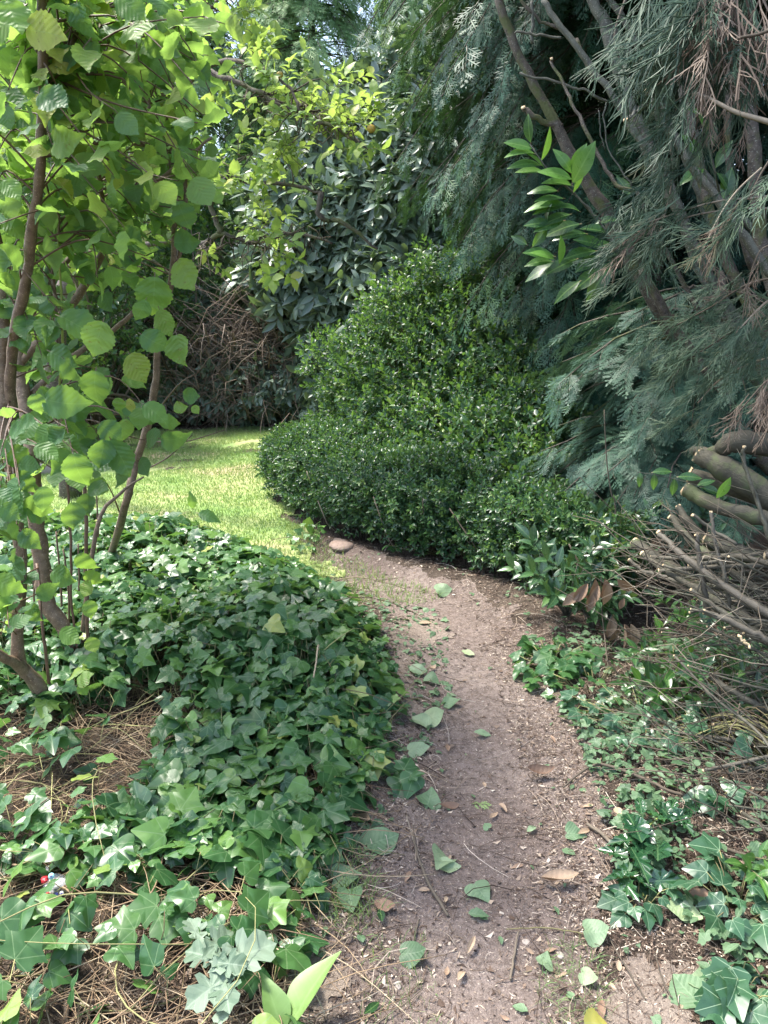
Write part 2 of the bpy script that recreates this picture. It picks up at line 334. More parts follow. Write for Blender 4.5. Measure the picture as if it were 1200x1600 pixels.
M['cbark'] = barkmat('conifer bark', (.035, .027, .022), (.14, .115, .09), scale=34, moss=(.075, .085, .028), lent=(.26, .26, .21), bump=1.)
M['gbark'] = barkmat('smooth grey green bark', (.045, .045, .034), (.13, .13, .098), scale=30, rough=.7, bump=.4, lent=(.3, .3, .25))
M['pbark'] = barkmat('cut branch bark', (.040, .040, .026), (.095, .092, .064), c=(.12, .105, .08), scale=55, rough=.7, bump=.35)
M['lbark'] = barkmat('log bark', (.035, .034, .024), (.095, .085, .058), scale=18, rough=.8, moss=(.07, .085, .035))
m, t, pb, out = newmat('fresh cut wood'); M['cut'] = m
c = ramp(t, noise(t, 60, 3), [(.3, (.46, .33, .18)), (.7, (.66, .52, .33))]); t.links.new(c, pb.inputs['Base Color']); pb.inputs['Roughness'].default_value = .8
M['stone'] = soilmat('pinkish stone', [(.30, .22, .18), (.38, .29, .24), (.25, .18, .14)], (.42, .35, .3), 8)
M['pebble'] = rampmat('pebbles', [(0, (.2, .16, .13)), (1, (.5, .45, .4))])

# ---------------------------------------------------------------- leaf templates (base at origin, tip at +y, upper face +z)
def leafT(ws, fold=.2, droop=.25, serr=0.0, n=None, wave=0.0, stalk=0.0, twist=0., bend=0.):
    ws = np.array(ws); m = len(ws) if n is None else n
    ys = np.linspace(0, 1, m); wv = np.interp(ys, np.linspace(0, 1, len(ws)), ws)
    if serr: wv = wv * (1 + serr * np.where(np.arange(m) % 2, 1, -1))
    v = []; luv = []; f = []
    for i, (y, q) in enumerate(zip(ys, wv)):
        for sx in (-1, 0, 1):
            z = fold * abs(sx) * q - droop * y * y + wave * abs(sx) * math.sin(y * 17) * .5
            ta = twist * (y - .3); x_ = sx * q; x_, z = x_ * math.cos(ta) - z * math.sin(ta), x_ * math.sin(ta) + z * math.cos(ta)
            v.append((x_ + bend * y * y, y, z)); luv.append((sx * q, y, 0))
    for i in range(m - 1):
        b = i * 3; f += [(b, b + 1, b + 4, b + 3), (b + 1, b + 2, b + 5, b + 4)]
    if stalk:
        k = len(v); s = .014
        v += [(-s, -stalk, .0), (s, -stalk, .0), (s, 0, 0), (-s, 0, 0)]; luv += [(0, 0, 1)] * 4; f.append((k, k + 1, k + 2, k + 3))
    return T(v, f, luv, np.zeros(len(v)))
def fanT(outline, c=(0, .3), zf=None, ring=.5, stalk=0.):
    o = np.array(outline, float); k = len(o); c = np.array(c)
    v = [(c[0], c[1], 0.)] + [(*(c + (p - c) * ring), 0.) for p in o] + [(p[0], p[1], 0.) for p in o]
    v = np.array(v)
    if zf: v[:, 2] = zf(v[:, 0], v[:, 1])
    f = [(0, 1 + i, 1 + (i + 1) % k) for i in range(k)] + [(1 + i, 1 + k + i, 1 + k + (i + 1) % k, 1 + (i + 1) % k) for i in range(k)]
    luv = np.concatenate([v[:, :2], np.zeros((len(v), 1))], 1)
    if stalk:
        q = len(v); s = .013
        v = np.concatenate([v, [(-s, -stalk, -.1), (s, -stalk, -.1), (s, .02, 0), (-s, .02, 0)]]); luv = np.concatenate([luv, [(0, 0, 1)] * 4]); f.append((q, q + 1, q + 2, q + 3))
    return T(v, f, luv)
def rnd_out(o, k=3):
    o = [np.array(q, float) for q in o]; n = len(o); out = []
    for i in range(n):
        a, b_, c = o[i - 1], o[i], o[(i + 1) % n]; out += [tuple(b_ + (a - b_) * .22), tuple(b_ * .86 + (a + c) * .07), tuple(b_ + (c - b_) * .22)]
    return out
def mirror(h_):
    return h_ + [(-x, y) for x, y in h_[::-1] if x > 1e-4]
def flip(t_):   # make faces point +z
    return t_
ivy_half = [(0, 0), (.14, -.11), (.30, -.10), (.46, -.02), (.42, .10), (.43, .22), (.56, .37), (.44, .43), (.31, .49), (.23, .64), (.12, .80), (0, .95)]
ivy3_half = [(0, 0), (.12, -.10), (.30, -.08), (.46, .02), (.52, .16), (.46, .30), (.30, .48), (.16, .72), (0, .96)]
def ivyz(a, b):
    def f(x, y):
        r = np.hypot(x, y); th = np.abs(np.arctan2(x, y)); return a * np.cos(th * 6.3) * r * .22 - b * r * r
    return f
ivyT = [fanT(rnd_out(mirror([(x * s * (1 + .06 * math.sin(9 * y + a * 7)), y) for x, y in hh])), (0, .3), ivyz(a * .55, b * .7), .55) for hh, s, a, b in
        [(ivy_half, 1, -.5, .25), (ivy_half, .92, -.8, .4), (ivy3_half, 1, -.4, .3), (ivy_half, 1.1, -.3, .12), (ivy3_half, 1.15, -.7, .45), (ivy3_half, .85, .5, .2), (ivy_half, 1.0, .6, .35)]]
hz = [.12, .30, .41, .47, .49, .47, .40, .29, .13, .01]
hazelT = [leafT(np.array(hz) * ww, f, d, .06, 19, wv, .14, tw_, bd) for f, d, wv, tw_, bd, ww in [(.12, .2, .04, .3, .05, 1), (.35, .55, .08, -.5, -.1, .9), (.05, .1, .05, .7, .12, .85), (-.15, .4, .1, .2, -.05, 1.05), (.5, .15, .06, -.8, .1, .9), (.25, -.15, .08, .4, 0, .95), (.7, .4, .08, .3, .1, .9)]]
lau = [.02, .10, .155, .18, .175, .14, .08, .005]
laurelT = [leafT(lau, f, d, 0, None, 0, .08) for f, d in [(.3, .15), (.5, .3), (.15, .4)]]
ovalT = [leafT([.03, .22, .27, .16, .01], f, d) for f, d in [(.3, .1), (.5, .3)]]
appleT = [leafT([.03, .22, .29, .27, .16, .01], f, d, .06, 9, .05, .15) for f, d in [(.3, .2), (.5, .4), (.1, .3)]]
holly_half = [(0, 0), (.08, .04), (.19, .03), (.14, .12), (.17, .16), (.25, .17), (.19, .27), (.20, .32), (.28, .35), (.20, .44), (.20, .50), (.27, .54), (.18, .62), (.17, .67), (.23, .73), (.12, .80), (.10, .84), (.13, .91), (.04, .95), (0, 1.08)]
hollyT = fanT(mirror(holly_half), (0, .45), lambda x, y: .45 * np.abs(x) + .10 * np.sin(y * 33) * np.abs(x) * 2 - .15 * y * y, .6)
oak_half = [(0, 0), (.05, .1), (.14, .13), (.10, .24), (.24, .30), (.25, .38), (.14, .42), (.32, .54), (.33, .64), (.17, .64), (.27, .80), (.2, .9), (.1, .9), (0, 1.0)]
oakT = fanT(mirror(oak_half), (0, .5), lambda x, y: .25 * np.abs(x) - .15 * y * y + .02 * np.sin(y * 12), .6, .12)
limeT = fanT(mirror([(0, .06), (.16, -.03), (.34, .02), (.46, .18), (.48, .36), (.42, .55), (.3, .72), (.16, .86), (0, 1.02)]), (0, .4), lambda x, y: .12 * np.sin(x * 7 + y * 5) * .5 + .1 * x * x, .55, .25)
rolledT = leafT([.02, .12, .16, .15, .10, .01], 1.6, .1, 0, 8)
beechT = leafT([.04, .25, .32, .30, .18, .02], .35, -.2, .05, 11, .12)
def shootT(leaves, n, spread, ls, seed, droop=0., up=.5, tl=.0, whorl=2.4, stem_r=.008):
    r = np.random.default_rng(seed); b = MB()
    y = np.linspace(.12, 1, n) ** .9; az = np.arange(n) * whorl + r.random(n)
    ang = spread * (1 - .55 * y ** 2)
    d = np.stack([np.sin(ang) * np.cos(az), np.cos(ang), np.sin(ang) * np.sin(az)], -1); d[:, 2] -= droop
    nr = np.array([0, 1., .0]) * np.ones((n, 3)) + r.normal(size=(n, 3)) * .25 + np.array([0, 0, up])
    curve = np.stack([0 * y, y, -.12 * y * y], -1)
    R3 = frames(d, nr); s = ls * (.75 + .5 * r.random(n)) * (1 - tl * y)
    for i in range(n):
        b.inst(leaves[r.integers(len(leaves))], curve[i:i + 1], R3[i:i + 1], s[i:i + 1], [r.random()], mix=0)
    yy = np.linspace(0, 1, 4); b.tubes(np.stack([0 * yy, yy, -.12 * yy * yy], -1)[None], np.full((1, 4), stem_r), 3, [.5], stem=1.)
    return b.template()
def sprayT(seed, nb=13, ns=5, lod=0, ang=48, narrow=1.0, droop=.3, wdt=.018):
    r = np.random.default_rng(seed); V = []; F = []; U = []; RN = []
    def rh(p, d, L, w_, n_=np.array([0, 0, 1.]), rn=.5, stem=0.):
        d = unit(d); sdir = unit(np.cross(d, n_)); k = len(V)
        for q in (p, p + d * L * .45 + sdir * w_, p + d * L, p + d * L * .45 - sdir * w_): V.append(q); U.append((0, .5, stem)); RN.append(rn)
        F.append((k, k + 1, k + 2, k + 3))
    ax = lambda y: np.array([.04 * math.sin(y * 5 + seed), y, -droop * y * y])
    for i in range(5): rh(ax(i / 5), ax((i + 1) / 5) - ax(i / 5), .24, .009, rn=.4, stem=.6 if i < 3 else 0)
    for i in range(nb):
        y = .08 + .88 * i / nb; sgn = 1 if i % 2 else -1; prof = (math.sin(math.pi * min(1, (y + .12)) ** .75) * .42 + .07) * narrow * (.8 + .4 * r.random())
        A = R_(ang) * (1 - .3 * y); d = np.array([sgn * math.sin(A), math.cos(A), r.normal() * .12 - .12]); p = ax(y); rn = r.random()
        if lod == 2: rh(p, d, prof, wdt * 3.0, rn=rn); continue
        if lod == 1:
            rh(p, d, prof, wdt * .9, rn=rn)
            for k_, fr in enumerate((.2, .42, .64)):
                for s2 in (1, -1):
                    B = R_(42) * s2; dd = np.array([d[0] * math.cos(B) - d[1] * math.sin(B), d[0] * math.sin(B) + d[1] * math.cos(B), d[2] + r.normal() * .1])
                    rh(p + unit(d) * prof * fr, dd, prof * .42 * (1 - fr * .5), wdt * .75, rn=rn)
            continue
        rh(p, d, prof, wdt * .45, rn=rn)
        for k_ in range(ns):
            fr = .12 + .8 * k_ / ns
            for s2 in (1, -1):
                B = R_(40) * s2; dd = np.array([d[0] * math.cos(B) - d[1] * math.sin(B), d[0] * math.sin(B) + d[1] * math.cos(B), d[2] + r.normal() * .12])
                rh(p + unit(d) * prof * fr, dd, prof * (.34 - .2 * fr) * (.8 + .4 * r.random()) + .012, wdt * .5, rn=rn)
    return T(np.array(V), F, np.array(U), np.array(RN))
SP0 = [sprayT(i, 15, 6, 0) for i in range(3)]
SP1 = [sprayT(10 + i, 13, 5, 1) for i in range(3)]
SP2 = [sprayT(20 + i, 11, 5, 2) for i in range(3)]
def cordT(seed):
    r = np.random.default_rng(seed); b = MB(); P_ = []; RD = []; RN = []; ST = []
    def strand(p, d, L, w_, rn, st=0.):
        d = unit(d); q = [p]; 
        for i in range(3): d = unit(d + r.normal(size=3) * .13 + np.array([0, .1, 0])); q.append(q[-1] + d * L / 3)
        P_.append(q); RD.append([w_ * .75, w_ * .7, w_ * .6, w_ * .3]); RN.append(rn); return q
    m0 = strand(np.zeros(3), np.array([0, 1., 0]), 1., .010, .5)
    for i in range(9):
        f = .12 + .75 * i / 9; a = int(f * 3); p = m0[a] + (m0[a + 1] - m0[a]) * (f * 3 - a); az = r.random() * 6.28; sp = .45 + .3 * r.random(); rn = r.random()
        q = strand(p, np.array([math.cos(az) * sp, 1, math.sin(az) * sp]), .45 * (1.1 - .5 * f), .0085, rn)
        for j in range(5):
            g = .15 + .16 * j; k = int(g * 3); pp = q[k] + (q[k + 1] - q[k]) * (g * 3 - k); a2 = r.random() * 6.28; strand(pp, unit(q[k + 1] - q[k]) + .75 * np.array([math.cos(a2), .1, math.sin(a2)]), .17 * (1.1 - .4 * g), .0065, rn)
    b.tubes(np.array(P_), np.array(RD), 3, RN); return b.template()
CORD = [cordT(30 + i) for i in range(4)]
boxS = [shootT(ovalT, 12, 1.1, .26, s, up=.4) for s in (1, 2, 3)]
privS = [shootT(ovalT, 10, 1.0, .30, s, up=.5) for s in (4, 5, 6)]
laurS = [shootT(laurelT, 9, 1.25, .62, s, droop=.45, up=.8) for s in (7, 8, 9)]
laurF = [shootT(laurelT, 9, 1.15, .60, s, droop=-.05, up=.6, stem_r=.012) for s in (17, 18)]
appS = [shootT(appleT, 8, 1.1, .42, s, droop=.05, up=.6) for s in (10, 11)]
# ================================================================ SETTING
def axis(a, b, step, lo, hi, g=1.25):
    v = list(np.arange(a, b, step)); s = step
    while v[-1] < hi: s *= g; v.append(v[-1] + s)
    s = step
    while v[0] > lo: s *= g; v.insert(0, v[0] - s)
    return np.array(v)
def sheet(name, xs, ys, mat, mask=None, dz=0.0):
    X, Y = np.meshgrid(xs, ys); Z = hf(X, Y) + dz
    V = np.stack([X, Y, Z], -1).reshape(-1, 3); nx = len(xs)
    i = np.arange(len(ys) - 1)[:, None] * nx + np.arange(nx - 1)[None]; q = np.stack([i, i + 1, i + 1 + nx, i + nx], -1).reshape(-1, 4)
    if mask is not None:
        c = V[q].mean(1); q = q[mask(c[:, 0], c[:, 1])]; us = np.unique(q); re = np.zeros(len(V), int); re[us] = np.arange(len(us)); V = V[us]; q = re[q]
    b = MB(); b.add(V, q.ravel(), np.full(len(q), 4), np.full(len(V), .5), np.zeros((len(V), 3)))
    return b.build(name, mat)
gx = axis(-2.4, 2.4, .022, -160, 160); gy = axis(1.0, 6.6, .022, -60, 220)
tag(sheet('ground', gx, gy, M['ground']), None, None, kind='structure')
def inpath(x, y, k=.16): return inpoly(x + k * n3(x * 5, y * 5) + .5 * k * n4(x * 14, y * 14), y + k * n4(x * 5, y * 5 + 9) + .5 * k * n2(x * 14, y * 14), path_poly)
tag(sheet('path', np.arange(-.9, 1.6, .015), np.arange(.9, 5.8, .015), M['path'], inpath, .004), None, None, kind='structure')
def inlawn(x, y): return inpoly(x + .3 * n3(x * 3, y * 3) + .15 * n4(x * 11, y * 11), y + .3 * n4(x * 3, y * 3 + 9) + .15 * n5(x * 11, y * 11), lawn_poly)
tag(sheet('lawn', np.arange(-9, -.2, .05), np.arange(4.6, 13, .05), M['lawn'], inlawn, .008), None, None, kind='structure')
sandp = [G0(*p) for p in [(945, 1520), (1000, 1490), (1060, 1500), (1085, 1540), (1090, 1640), (930, 1640)]]
sandq = [G0(*p) for p in [(470, 1475), (500, 1470), (530, 1500), (525, 1560), (480, 1600), (465, 1560)]]
sands = [G0(*p) for p in [(618, 955), (680, 950), (700, 985), (655, 1010), (640, 1080), (675, 1110), (640, 1130), (615, 1060)]]
def insand(x, y):
    xx = x + .10 * n3(x * 9, y * 9) + .07 * n4(x * 40, y * 40); yy = y + .10 * n4(x * 9, y * 9 + 5) + .07 * n5(x * 40, y * 40)
    return inpoly(xx, yy, sandp) | inpoly(xx, yy, sandq) | inpoly(xx, yy, sands)
tag(sheet('sandy_soil', np.arange(-.5, 1.1, .01), np.arange(1.2, 4.4, .01), M['sand'], insand, .008), None, None, kind='structure')

def scatter(poly, n):
    p = np.array(poly); lo = p.min(0); hi = p.max(0); q = lo + rng.random((n * 4, 2)) * (hi - lo)
    q = q[inpoly(q[:, 0], q[:, 1], poly)]; return q[:n]
# grass
def blades(mb, x, y, hgt, wid, lean=.5):
    n = len(x); z = hf(x, y); az = rng.random(n) * 6.28; l = rng.random(n) * lean
    d = np.stack([np.cos(az) * l, np.sin(az) * l, np.ones(n)], -1); d = unit(d); s = np.stack([-np.sin(az + 1), np.cos(az + 1), 0 * az], -1)
    b0 = np.stack([x, y, z], -1); hh = hgt * (.5 + rng.random(n)); ww = wid * (.6 + .8 * rng.random(n))
    mid = b0 + d * hh[:, None] * .55; dr = d.copy(); dr[:, 2] -= .5; tip = mid + unit(dr) * hh[:, None] * .5
    V = np.stack([b0 - s * ww[:, None] * .5, b0 + s * ww[:, None] * .5, mid + s * ww[:, None] * .45, mid - s * ww[:, None] * .45, tip], 1)
    k = (np.arange(n) * 5)[:, None]; lo = (np.array([0, 1, 2, 3, 3, 2, 4])[None] + k).ravel()
    rv = np.clip(.25 + .5 * (n1(x * 1.2, y * 1.2) + .5) + .35 * rng.random(n) - .1, 0, 1)
    U = np.zeros((n, 5, 3)); U[:, :, 0] = .3; mb.add(V.reshape(-1, 3), lo, np.tile([4, 3], n), np.repeat(rv, 5), U.reshape(-1, 3))
b = MB(); q = scatter(lawn_poly, 200000); q = q[inlawn(q[:, 0], q[:, 1])]
q = q[(n1(q[:, 0] * 1.1 + 3, q[:, 1] * 1.1) + .5 * n3(q[:, 0] * 4, q[:, 1] * 4) > -.38 + .25 * smooth(6.6, 5.4, q[:, 1])) & (q[:, 0] > -6)][:120000]
blades(b, q[:, 0], q[:, 1], .035, .006, 1.1)
e = [G0(*p) for p in [(505, 1300), (575, 1330), (600, 1420), (560, 1470), (500, 1450)]]; q = scatter(e, 420); blades(b, q[:, 0], q[:, 1], .06, .0022, 1.3)
e = [G0(*p) for p in [(860, 1460), (930, 1470), (960, 1600), (870, 1620), (840, 1540)]]; q = scatter(e, 260); blades(b, q[:, 0], q[:, 1], .045, .002, 2.6)
e = [G0(*p) for p in [(560, 1460), (660, 1440), (700, 1600), (560, 1640)]]; q = scatter(e, 160); blades(b, q[:, 0], q[:, 1], .04, .002, 1.6)
e = [G0(*p) for p in [(440, 800), (500, 850), (620, 900), (700, 930), (560, 950), (470, 880)]]; q = scatter(e, 1500); blades(b, q[:, 0], q[:, 1], .05, .004, 1.3)
tag(b.build('grass', M['grass'], smooth_=False), 'short mown lawn grass and scattered thin blades along the path', 'grass', kind='stuff')

# litter on the soil
def chips(n, xr, yr, keep, L=(.006, .03), W=.004, dz=.004, flat=.25, rbias=0.):
    x = xr[0] + rng.random(n) * (xr[1] - xr[0]); y = yr[0] + rng.random(n) ** 1.25 * (yr[1] - yr[0]); k = keep(x, y); x = x[k]; y = y[k]; n = len(x)
    z = hf(x, y) + dz + rng.random(n) * .006; az = rng.random(n) * 6.28; tl = rng.normal(size=n) * flat
    d = np.stack([np.cos(az), np.sin(az), tl], -1); d = unit(d); s = unit(np.stack([-np.sin(az), np.cos(az), rng.normal(size=n) * .5], -1))
    l = (L[0] + (L[1] - L[0]) * rng.random(n) ** 2)[:, None]; w_ = (W * (.3 + rng.random(n)))[:, None]; c = np.stack([x, y, z], -1)
    bend = rng.normal(size=(n, 1)) * .18
    V = np.stack([c - d * l * .5 - s * w_ * .3, c + s * (w_ * .5 + bend * l), c + d * l * .5, c - s * (w_ * .5 - bend * l)], 1)
    V[:, :, 2] = np.maximum(V[:, :, 2], hf(V[:, :, 0], V[:, :, 1]) + .0055)
    rv = np.clip(rng.random(n) ** (1.15 - rbias), 0, 1)
    return V, rv
def add_chips(b, V, rv):
    n = len(V); b.add(V.reshape(-1, 3), np.arange(4 * n), np.full(n, 4), np.repeat(rv, 4), np.zeros((4 * n, 3)))
b = MB()
dpath = lambda x, y: linedist(x, y, path_c)
kp = lambda x, y: (rng.random(len(x)) < .25 + .75 * smooth(.08, .3, dpath(x, y) + .15 * n3(x * 3, y * 3))) & ~((rng.random(len(x)) < .45) & insand(x, y))
add_chips(b, *chips(90000, (-.7, 1.9), (1.1, 6.2), kp, (.003, .016), .004))
add_chips(b, *chips(38000, (-.7, 2.2), (1.1, 5.2), kp, (.010, .032), .0035, flat=.35))
add_chips(b, *chips(9000, (-2.2, .2), (1.1, 4), lambda x, y: y > 0, (.01, .035), .006))
add_chips(b, *chips(9000, (-5, 0.2), (11.2, 13.2), lambda x, y: y > 0, (.04, .12), .02))
add_chips(b, *chips(40000, (.5, 2.0), (1.1, 3.6), lambda x, y: y > 0, (.006, .03), .004))
add_chips(b, *chips(5000, (-.6, 1.8), (1.1, 5.5), kp, (.012, .03), .016, flat=.3))
# needle-like curved bits
def strands(n, xr, yr, keep, L, rad, zj=.02, curl=.35, seg=5, up=.12, sides=3, mb=None, rn=None):
    x = xr[0] + rng.random(n) * (xr[1] - xr[0]); y = yr[0] + rng.random(n) * (yr[1] - yr[0]); k = keep(x, y); x = x[k]; y = y[k]; n = len(x)
    az = rng.random(n) * 6.28; l = L[0] + (L[1] - L[0]) * rng.random(n); cv = rng.normal(size=n) * curl
    pts = []; cx, cy = x.copy(), y.copy(); z0 = rng.random(n) * zj; tl = np.abs(rng.normal(size=n)) * up
    for i in range(seg):
        t_ = i / (seg - 1); pts.append(np.stack([cx, cy, hf(cx, cy) + .006 + z0 + tl * l * math.sin(math.pi * t_) * .5], -1)); a = az + cv * i
        cx = cx + np.cos(a) * l / (seg - 1); cy = cy + np.sin(a) * l / (seg - 1)
    Pt = np.stack(pts, 1); tp = np.linspace(1, .5, seg)
    mb.tubes(Pt, (rad * (.6 + .8 * rng.random(n)))[:, None] * tp[None], sides, rn=rng.random(n) if rn is None else rn(n))
strands(7000, (-.5, 1.9), (1.1, 4.8), kp, (.02, .09), .0008, mb=b, zj=.008)
strands(1200, (-.5, 1.9), (1.1, 4.8), kp, (.08, .3), .0013, mb=b, zj=.01)
tag(b.build('leaf_litter', M['litter'], smooth_=False), 'shredded bark chips, needles and dry fragments strewn over the earth path', 'litter', kind='stuff')
# small torn green scraps
b = MB(); n = 900; x = -.6 + rng.random(n) * 2.5; y = 1.2 + rng.random(n) * 4; k = rng.random(n) < .25 + .75 * smooth(.1, .4, dpath(x, y)); x = x[k]; y = y[k]; n = len(x)
nr = np.stack([rng.normal(size=n) * .4, rng.normal(size=n) * .4, np.ones(n)], -1); az = rng.random(n) * 6.28
Rm = frames(np.stack([np.cos(az), np.sin(az), 0 * az], -1), nr)
for i, t_ in enumerate((ivyT[2], ovalT[0], limeT, appleT[0])):
    s_ = slice(i, None, 4); b.inst(t_, np.stack([x, y, hf(x, y) + .012], -1)[s_], Rm[s_], (.012 + .028 * rng.random(n) ** 2)[s_])

x, y = scatter([G0(*p) for p in [(800, 960), (900, 1000), (1250, 1000), (1300, 1650), (1000, 1500), (950, 1300), (900, 1150)]], 3200).T; k = rng.random(len(x)) < smooth(-.3, .2, n2(x * 3, y * 3)); x = x[k]; y = y[k]; n = len(x)
az = rng.random(n) * 6.28; Rm = frames(np.stack([np.cos(az), np.sin(az), 0 * az], -1), np.stack([rng.normal(size=n) * .5, rng.normal(size=n) * .5 - .2, np.ones(n)], -1))
for i, t_ in enumerate((ivyT[1], ovalT[0], laurelT[0], ivyT[3])):
    s_ = slice(i, None, 4); b.inst(t_, np.stack([x, y, hf(x, y) + .02 + .03 * rng.random(n)], -1)[s_], Rm[s_], (.02 + .035 * rng.random(n) ** 2)[s_], rng.random(n)[s_] * .6)
x, y = scatter([G0(*p) for p in [(560, 910), (700, 960), (700, 1100), (640, 1200), (600, 1300), (560, 1400), (500, 1500), (470, 1450), (560, 1200), (600, 1050)]], 420).T; n = len(x)
az = rng.random(n) * 6.28; Rm = frames(np.stack([np.cos(az), np.sin(az), 0 * az], -1), np.stack([rng.normal(size=n) * .6, rng.normal(size=n) * .6 - .2, np.ones(n)], -1))
for i, t_ in enumerate((ivyT[1], ovalT[0], limeT, ivyT[3], rolledT)):
    s_ = slice(i, None, 5); b.inst(t_, np.stack([x, y, hf(x, y) + .012], -1)[s_], Rm[s_], (.012 + .035 * rng.random(n) ** 2)[s_], rng.random(n)[s_])
tag(b.build('leaf_scraps', M['lime']), 'small torn green leaf scraps scattered over the path edges', 'leaf scraps', kind='stuff')

# dry stalks under the ivy, bottom left
b = MB(); kl = lambda x, y: (x < -.2 + .05 * (y - 1.4) + .06 * n2(x * 5, y * 5)) & (rng.random(len(x)) < smooth(.1, -.35, x + .1 * n1(x * 2, y * 2)) + .1)
strands(3000, (-1.9, -.05), (1.15, 3.2), kl, (.12, .45), .0017, mb=b, zj=.06, curl=.16, seg=6, up=.08)
strands(1200, (-2.4, .1), (1.15, 4), kl, (.08, .3), .0012, mb=b, zj=.05, curl=.3, seg=5, up=.15)
tag(b.build('dry_stalks', M['straw']), 'mat of dry straw coloured stalks beneath the ivy', 'dry stalks', kind='stuff')

# ================================================================ IVY CARPET
def ivy_height(x, y, dd):
    m = .02 + .12 * smooth(2.3, 3.3, y) * smooth(0, .5, dd)
    return m * (.75 + .9 * (n2(x * 2.2, y * 2.2) + .4) + .5 * n3(x * 5, y * 5)) + .06 * smooth(0, .2, dd) + .05
b = MB(); vb = MB()
q = scatter(ivy_poly, 24000); x, y = q.T; dd = pdist(x, y, ivy_poly)
jx = x + .25 * n3(x * 3, y * 3); jy = y + .25 * n4(x * 3, y * 3)
dn = smooth(1.95, 2.4, y + .55 * x + .5 * n1(x * 2.2, y * 2.2)) * .88 + .12
cl = smooth(-.05, .18, n2(x * 3.1 + 7, y * 3.1)); dn = np.maximum(dn, (y < 2.5) * cl * .95 * smooth(-1.7, -.5, x)); dn = np.maximum(dn, smooth(-.55, -.2, x + .35 * n1(x * 3, y * 3)) * smooth(3, 2, y) * .72 * smooth(-.25, .05, n3(x * 4, y * 4) + .12))
k = rng.random(len(x)) < (dn - .35 * smooth(.1, .3, n3(x * 4.5, y * 4.5))) * .62 * (1 - .25 * smooth(3.5, 5.5, y)); x, y, dd = x[k], y[k], dd[k]; n = len(x)
top = rng.random(n) ** .45; hh = ivy_height(x, y, dd) * top; z = h(x, y) + hh + .015
az = rng.random(n) * 6.28; out = np.stack([np.cos(az), np.sin(az), rng.normal(size=n) * .3 - .15], -1)
# edge leaves face outward toward the path
gxn = pdist(x + .05, y, ivy_poly) - pdist(x - .05, y, ivy_poly); gyn = pdist(x, y + .05, ivy_poly) - pdist(x, y - .05, ivy_poly)
ew = (1 - smooth(0, .35, dd))[:, None] * .8
nr = np.stack([rng.normal(size=n) * .55, rng.normal(size=n) * .55 - .15, np.ones(n)], -1) + ew * np.stack([-gxn, -gyn, 0 * gxn], -1) * 8
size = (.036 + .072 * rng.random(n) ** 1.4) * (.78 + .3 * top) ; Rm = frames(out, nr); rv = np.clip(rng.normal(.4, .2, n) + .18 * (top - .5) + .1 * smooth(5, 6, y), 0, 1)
pos = np.stack([x, y, z], -1); ti = rng.integers(0, 7, n)
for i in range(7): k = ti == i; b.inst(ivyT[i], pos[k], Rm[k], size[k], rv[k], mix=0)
# petioles
k = rng.random(n) < .8; base = pos[k] - out[k] * (.03 + .05 * rng.random(k.sum()))[:, None]; base[:, 2] = h(base[:, 0], base[:, 1]) + .01
mid = .5 * (pos[k] + base) + np.stack([rng.normal(size=k.sum()) * .012, rng.normal(size=k.sum()) * .012, .15 * hh[k]], -1)
vb.tubes(np.stack([base, mid, pos[k]], 1), .0013, 3)
ki = lambda x, y: inpoly(x, y, ivy_poly) & (rng.random(len(x)) < .9)
strands(170, (-1.7, -.28), (1.15, 3.4), ki, (.25, .7), .0019, mb=vb, zj=.09, curl=.22, seg=8, up=.22, sides=5)
strands(260, (-3, .5), (2.6, 5.4), ki, (.2, .6), .002, mb=vb, zj=.15, curl=.25, seg=7, up=.3, sides=4)
iv = tag(b.build('ivy_ground_cover', M['ivy'], loc=(-1, 3.5, 0)), 'dense carpet of dark glossy ivy filling the left side of the path', 'ivy', kind='stuff')
iv['_o'] = (-1, 3.5, 0)
tag(vb.build('ivy_runners', M['vine'], loc=(-1, 3, 0)), 'yellowish ivy runners and leaf stalks trailing over the dry stalks', 'ivy runners', kind='stuff')

def ivy_clump(px, py, n, rx, ry, size, label, mat='ivy', hgt=.07, rv=(.1, .6), name='ivy_plant'):
    c = G(px, py); t_ = thing(name, label, 'ivy', c); b = MB(); s = MB()
    a = rng.random(n) * 6.28; r = rng.random(n) ** .6; x = c[0] + rx * r * np.cos(a); y = c[1] + ry * r * np.sin(a); z = h(x, y) + .02 + hgt * rng.random(n)
    d = np.stack([np.cos(a) + rng.normal(size=n) * .7, np.sin(a) + rng.normal(size=n) * .7 - .3, rng.normal(size=n) * .3 - .15], -1)
    nr = np.stack([rng.normal(size=n) * .4 + .1, rng.normal(size=n) * .4 - .45, np.ones(n)], -1); pos = np.stack([x, y, z], -1); Rm = frames(d, nr); sz = size * (.55 + .6 * rng.random(n)); ti = rng.integers(0, 5, n); rr = rv[0] + (rv[1] - rv[0]) * rng.random(n)
    for i in range(5): k = ti == i; b.inst(ivyT[i], pos[k], Rm[k], sz[k], rr[k], mix=0)
    base = np.stack([c[0] + (x - c[0]) * .4, c[1] + (y - c[1]) * .4, h(x, y) + .006], -1); s.tubes(np.stack([base, .5 * (base + pos) + [0, 0, .015], pos], 1), .0014, 4)
    b.build('leaves', M[mat], t_); s.build('stalks', M['vine'], t_); return t_
ivy_clump(862, 1045, 60, .17, .2, .08, 'low ivy plant at the right edge of the path below the laurel seedling')
ivy_clump(640, 1232, 5, .05, .05, .09, 'small dark ivy shoot standing alone on the path beside the ivy carpet', hgt=.05)
ivy_clump(1150, 1425, 24, .13, .16, .085, 'pale veined ivy in the corner right of the holly cutting', 'ivyv')
ivy_clump(1150, 1560, 17, .10, .08, .095, 'large white veined ivy leaves at the bottom right corner', 'ivyv', .05)
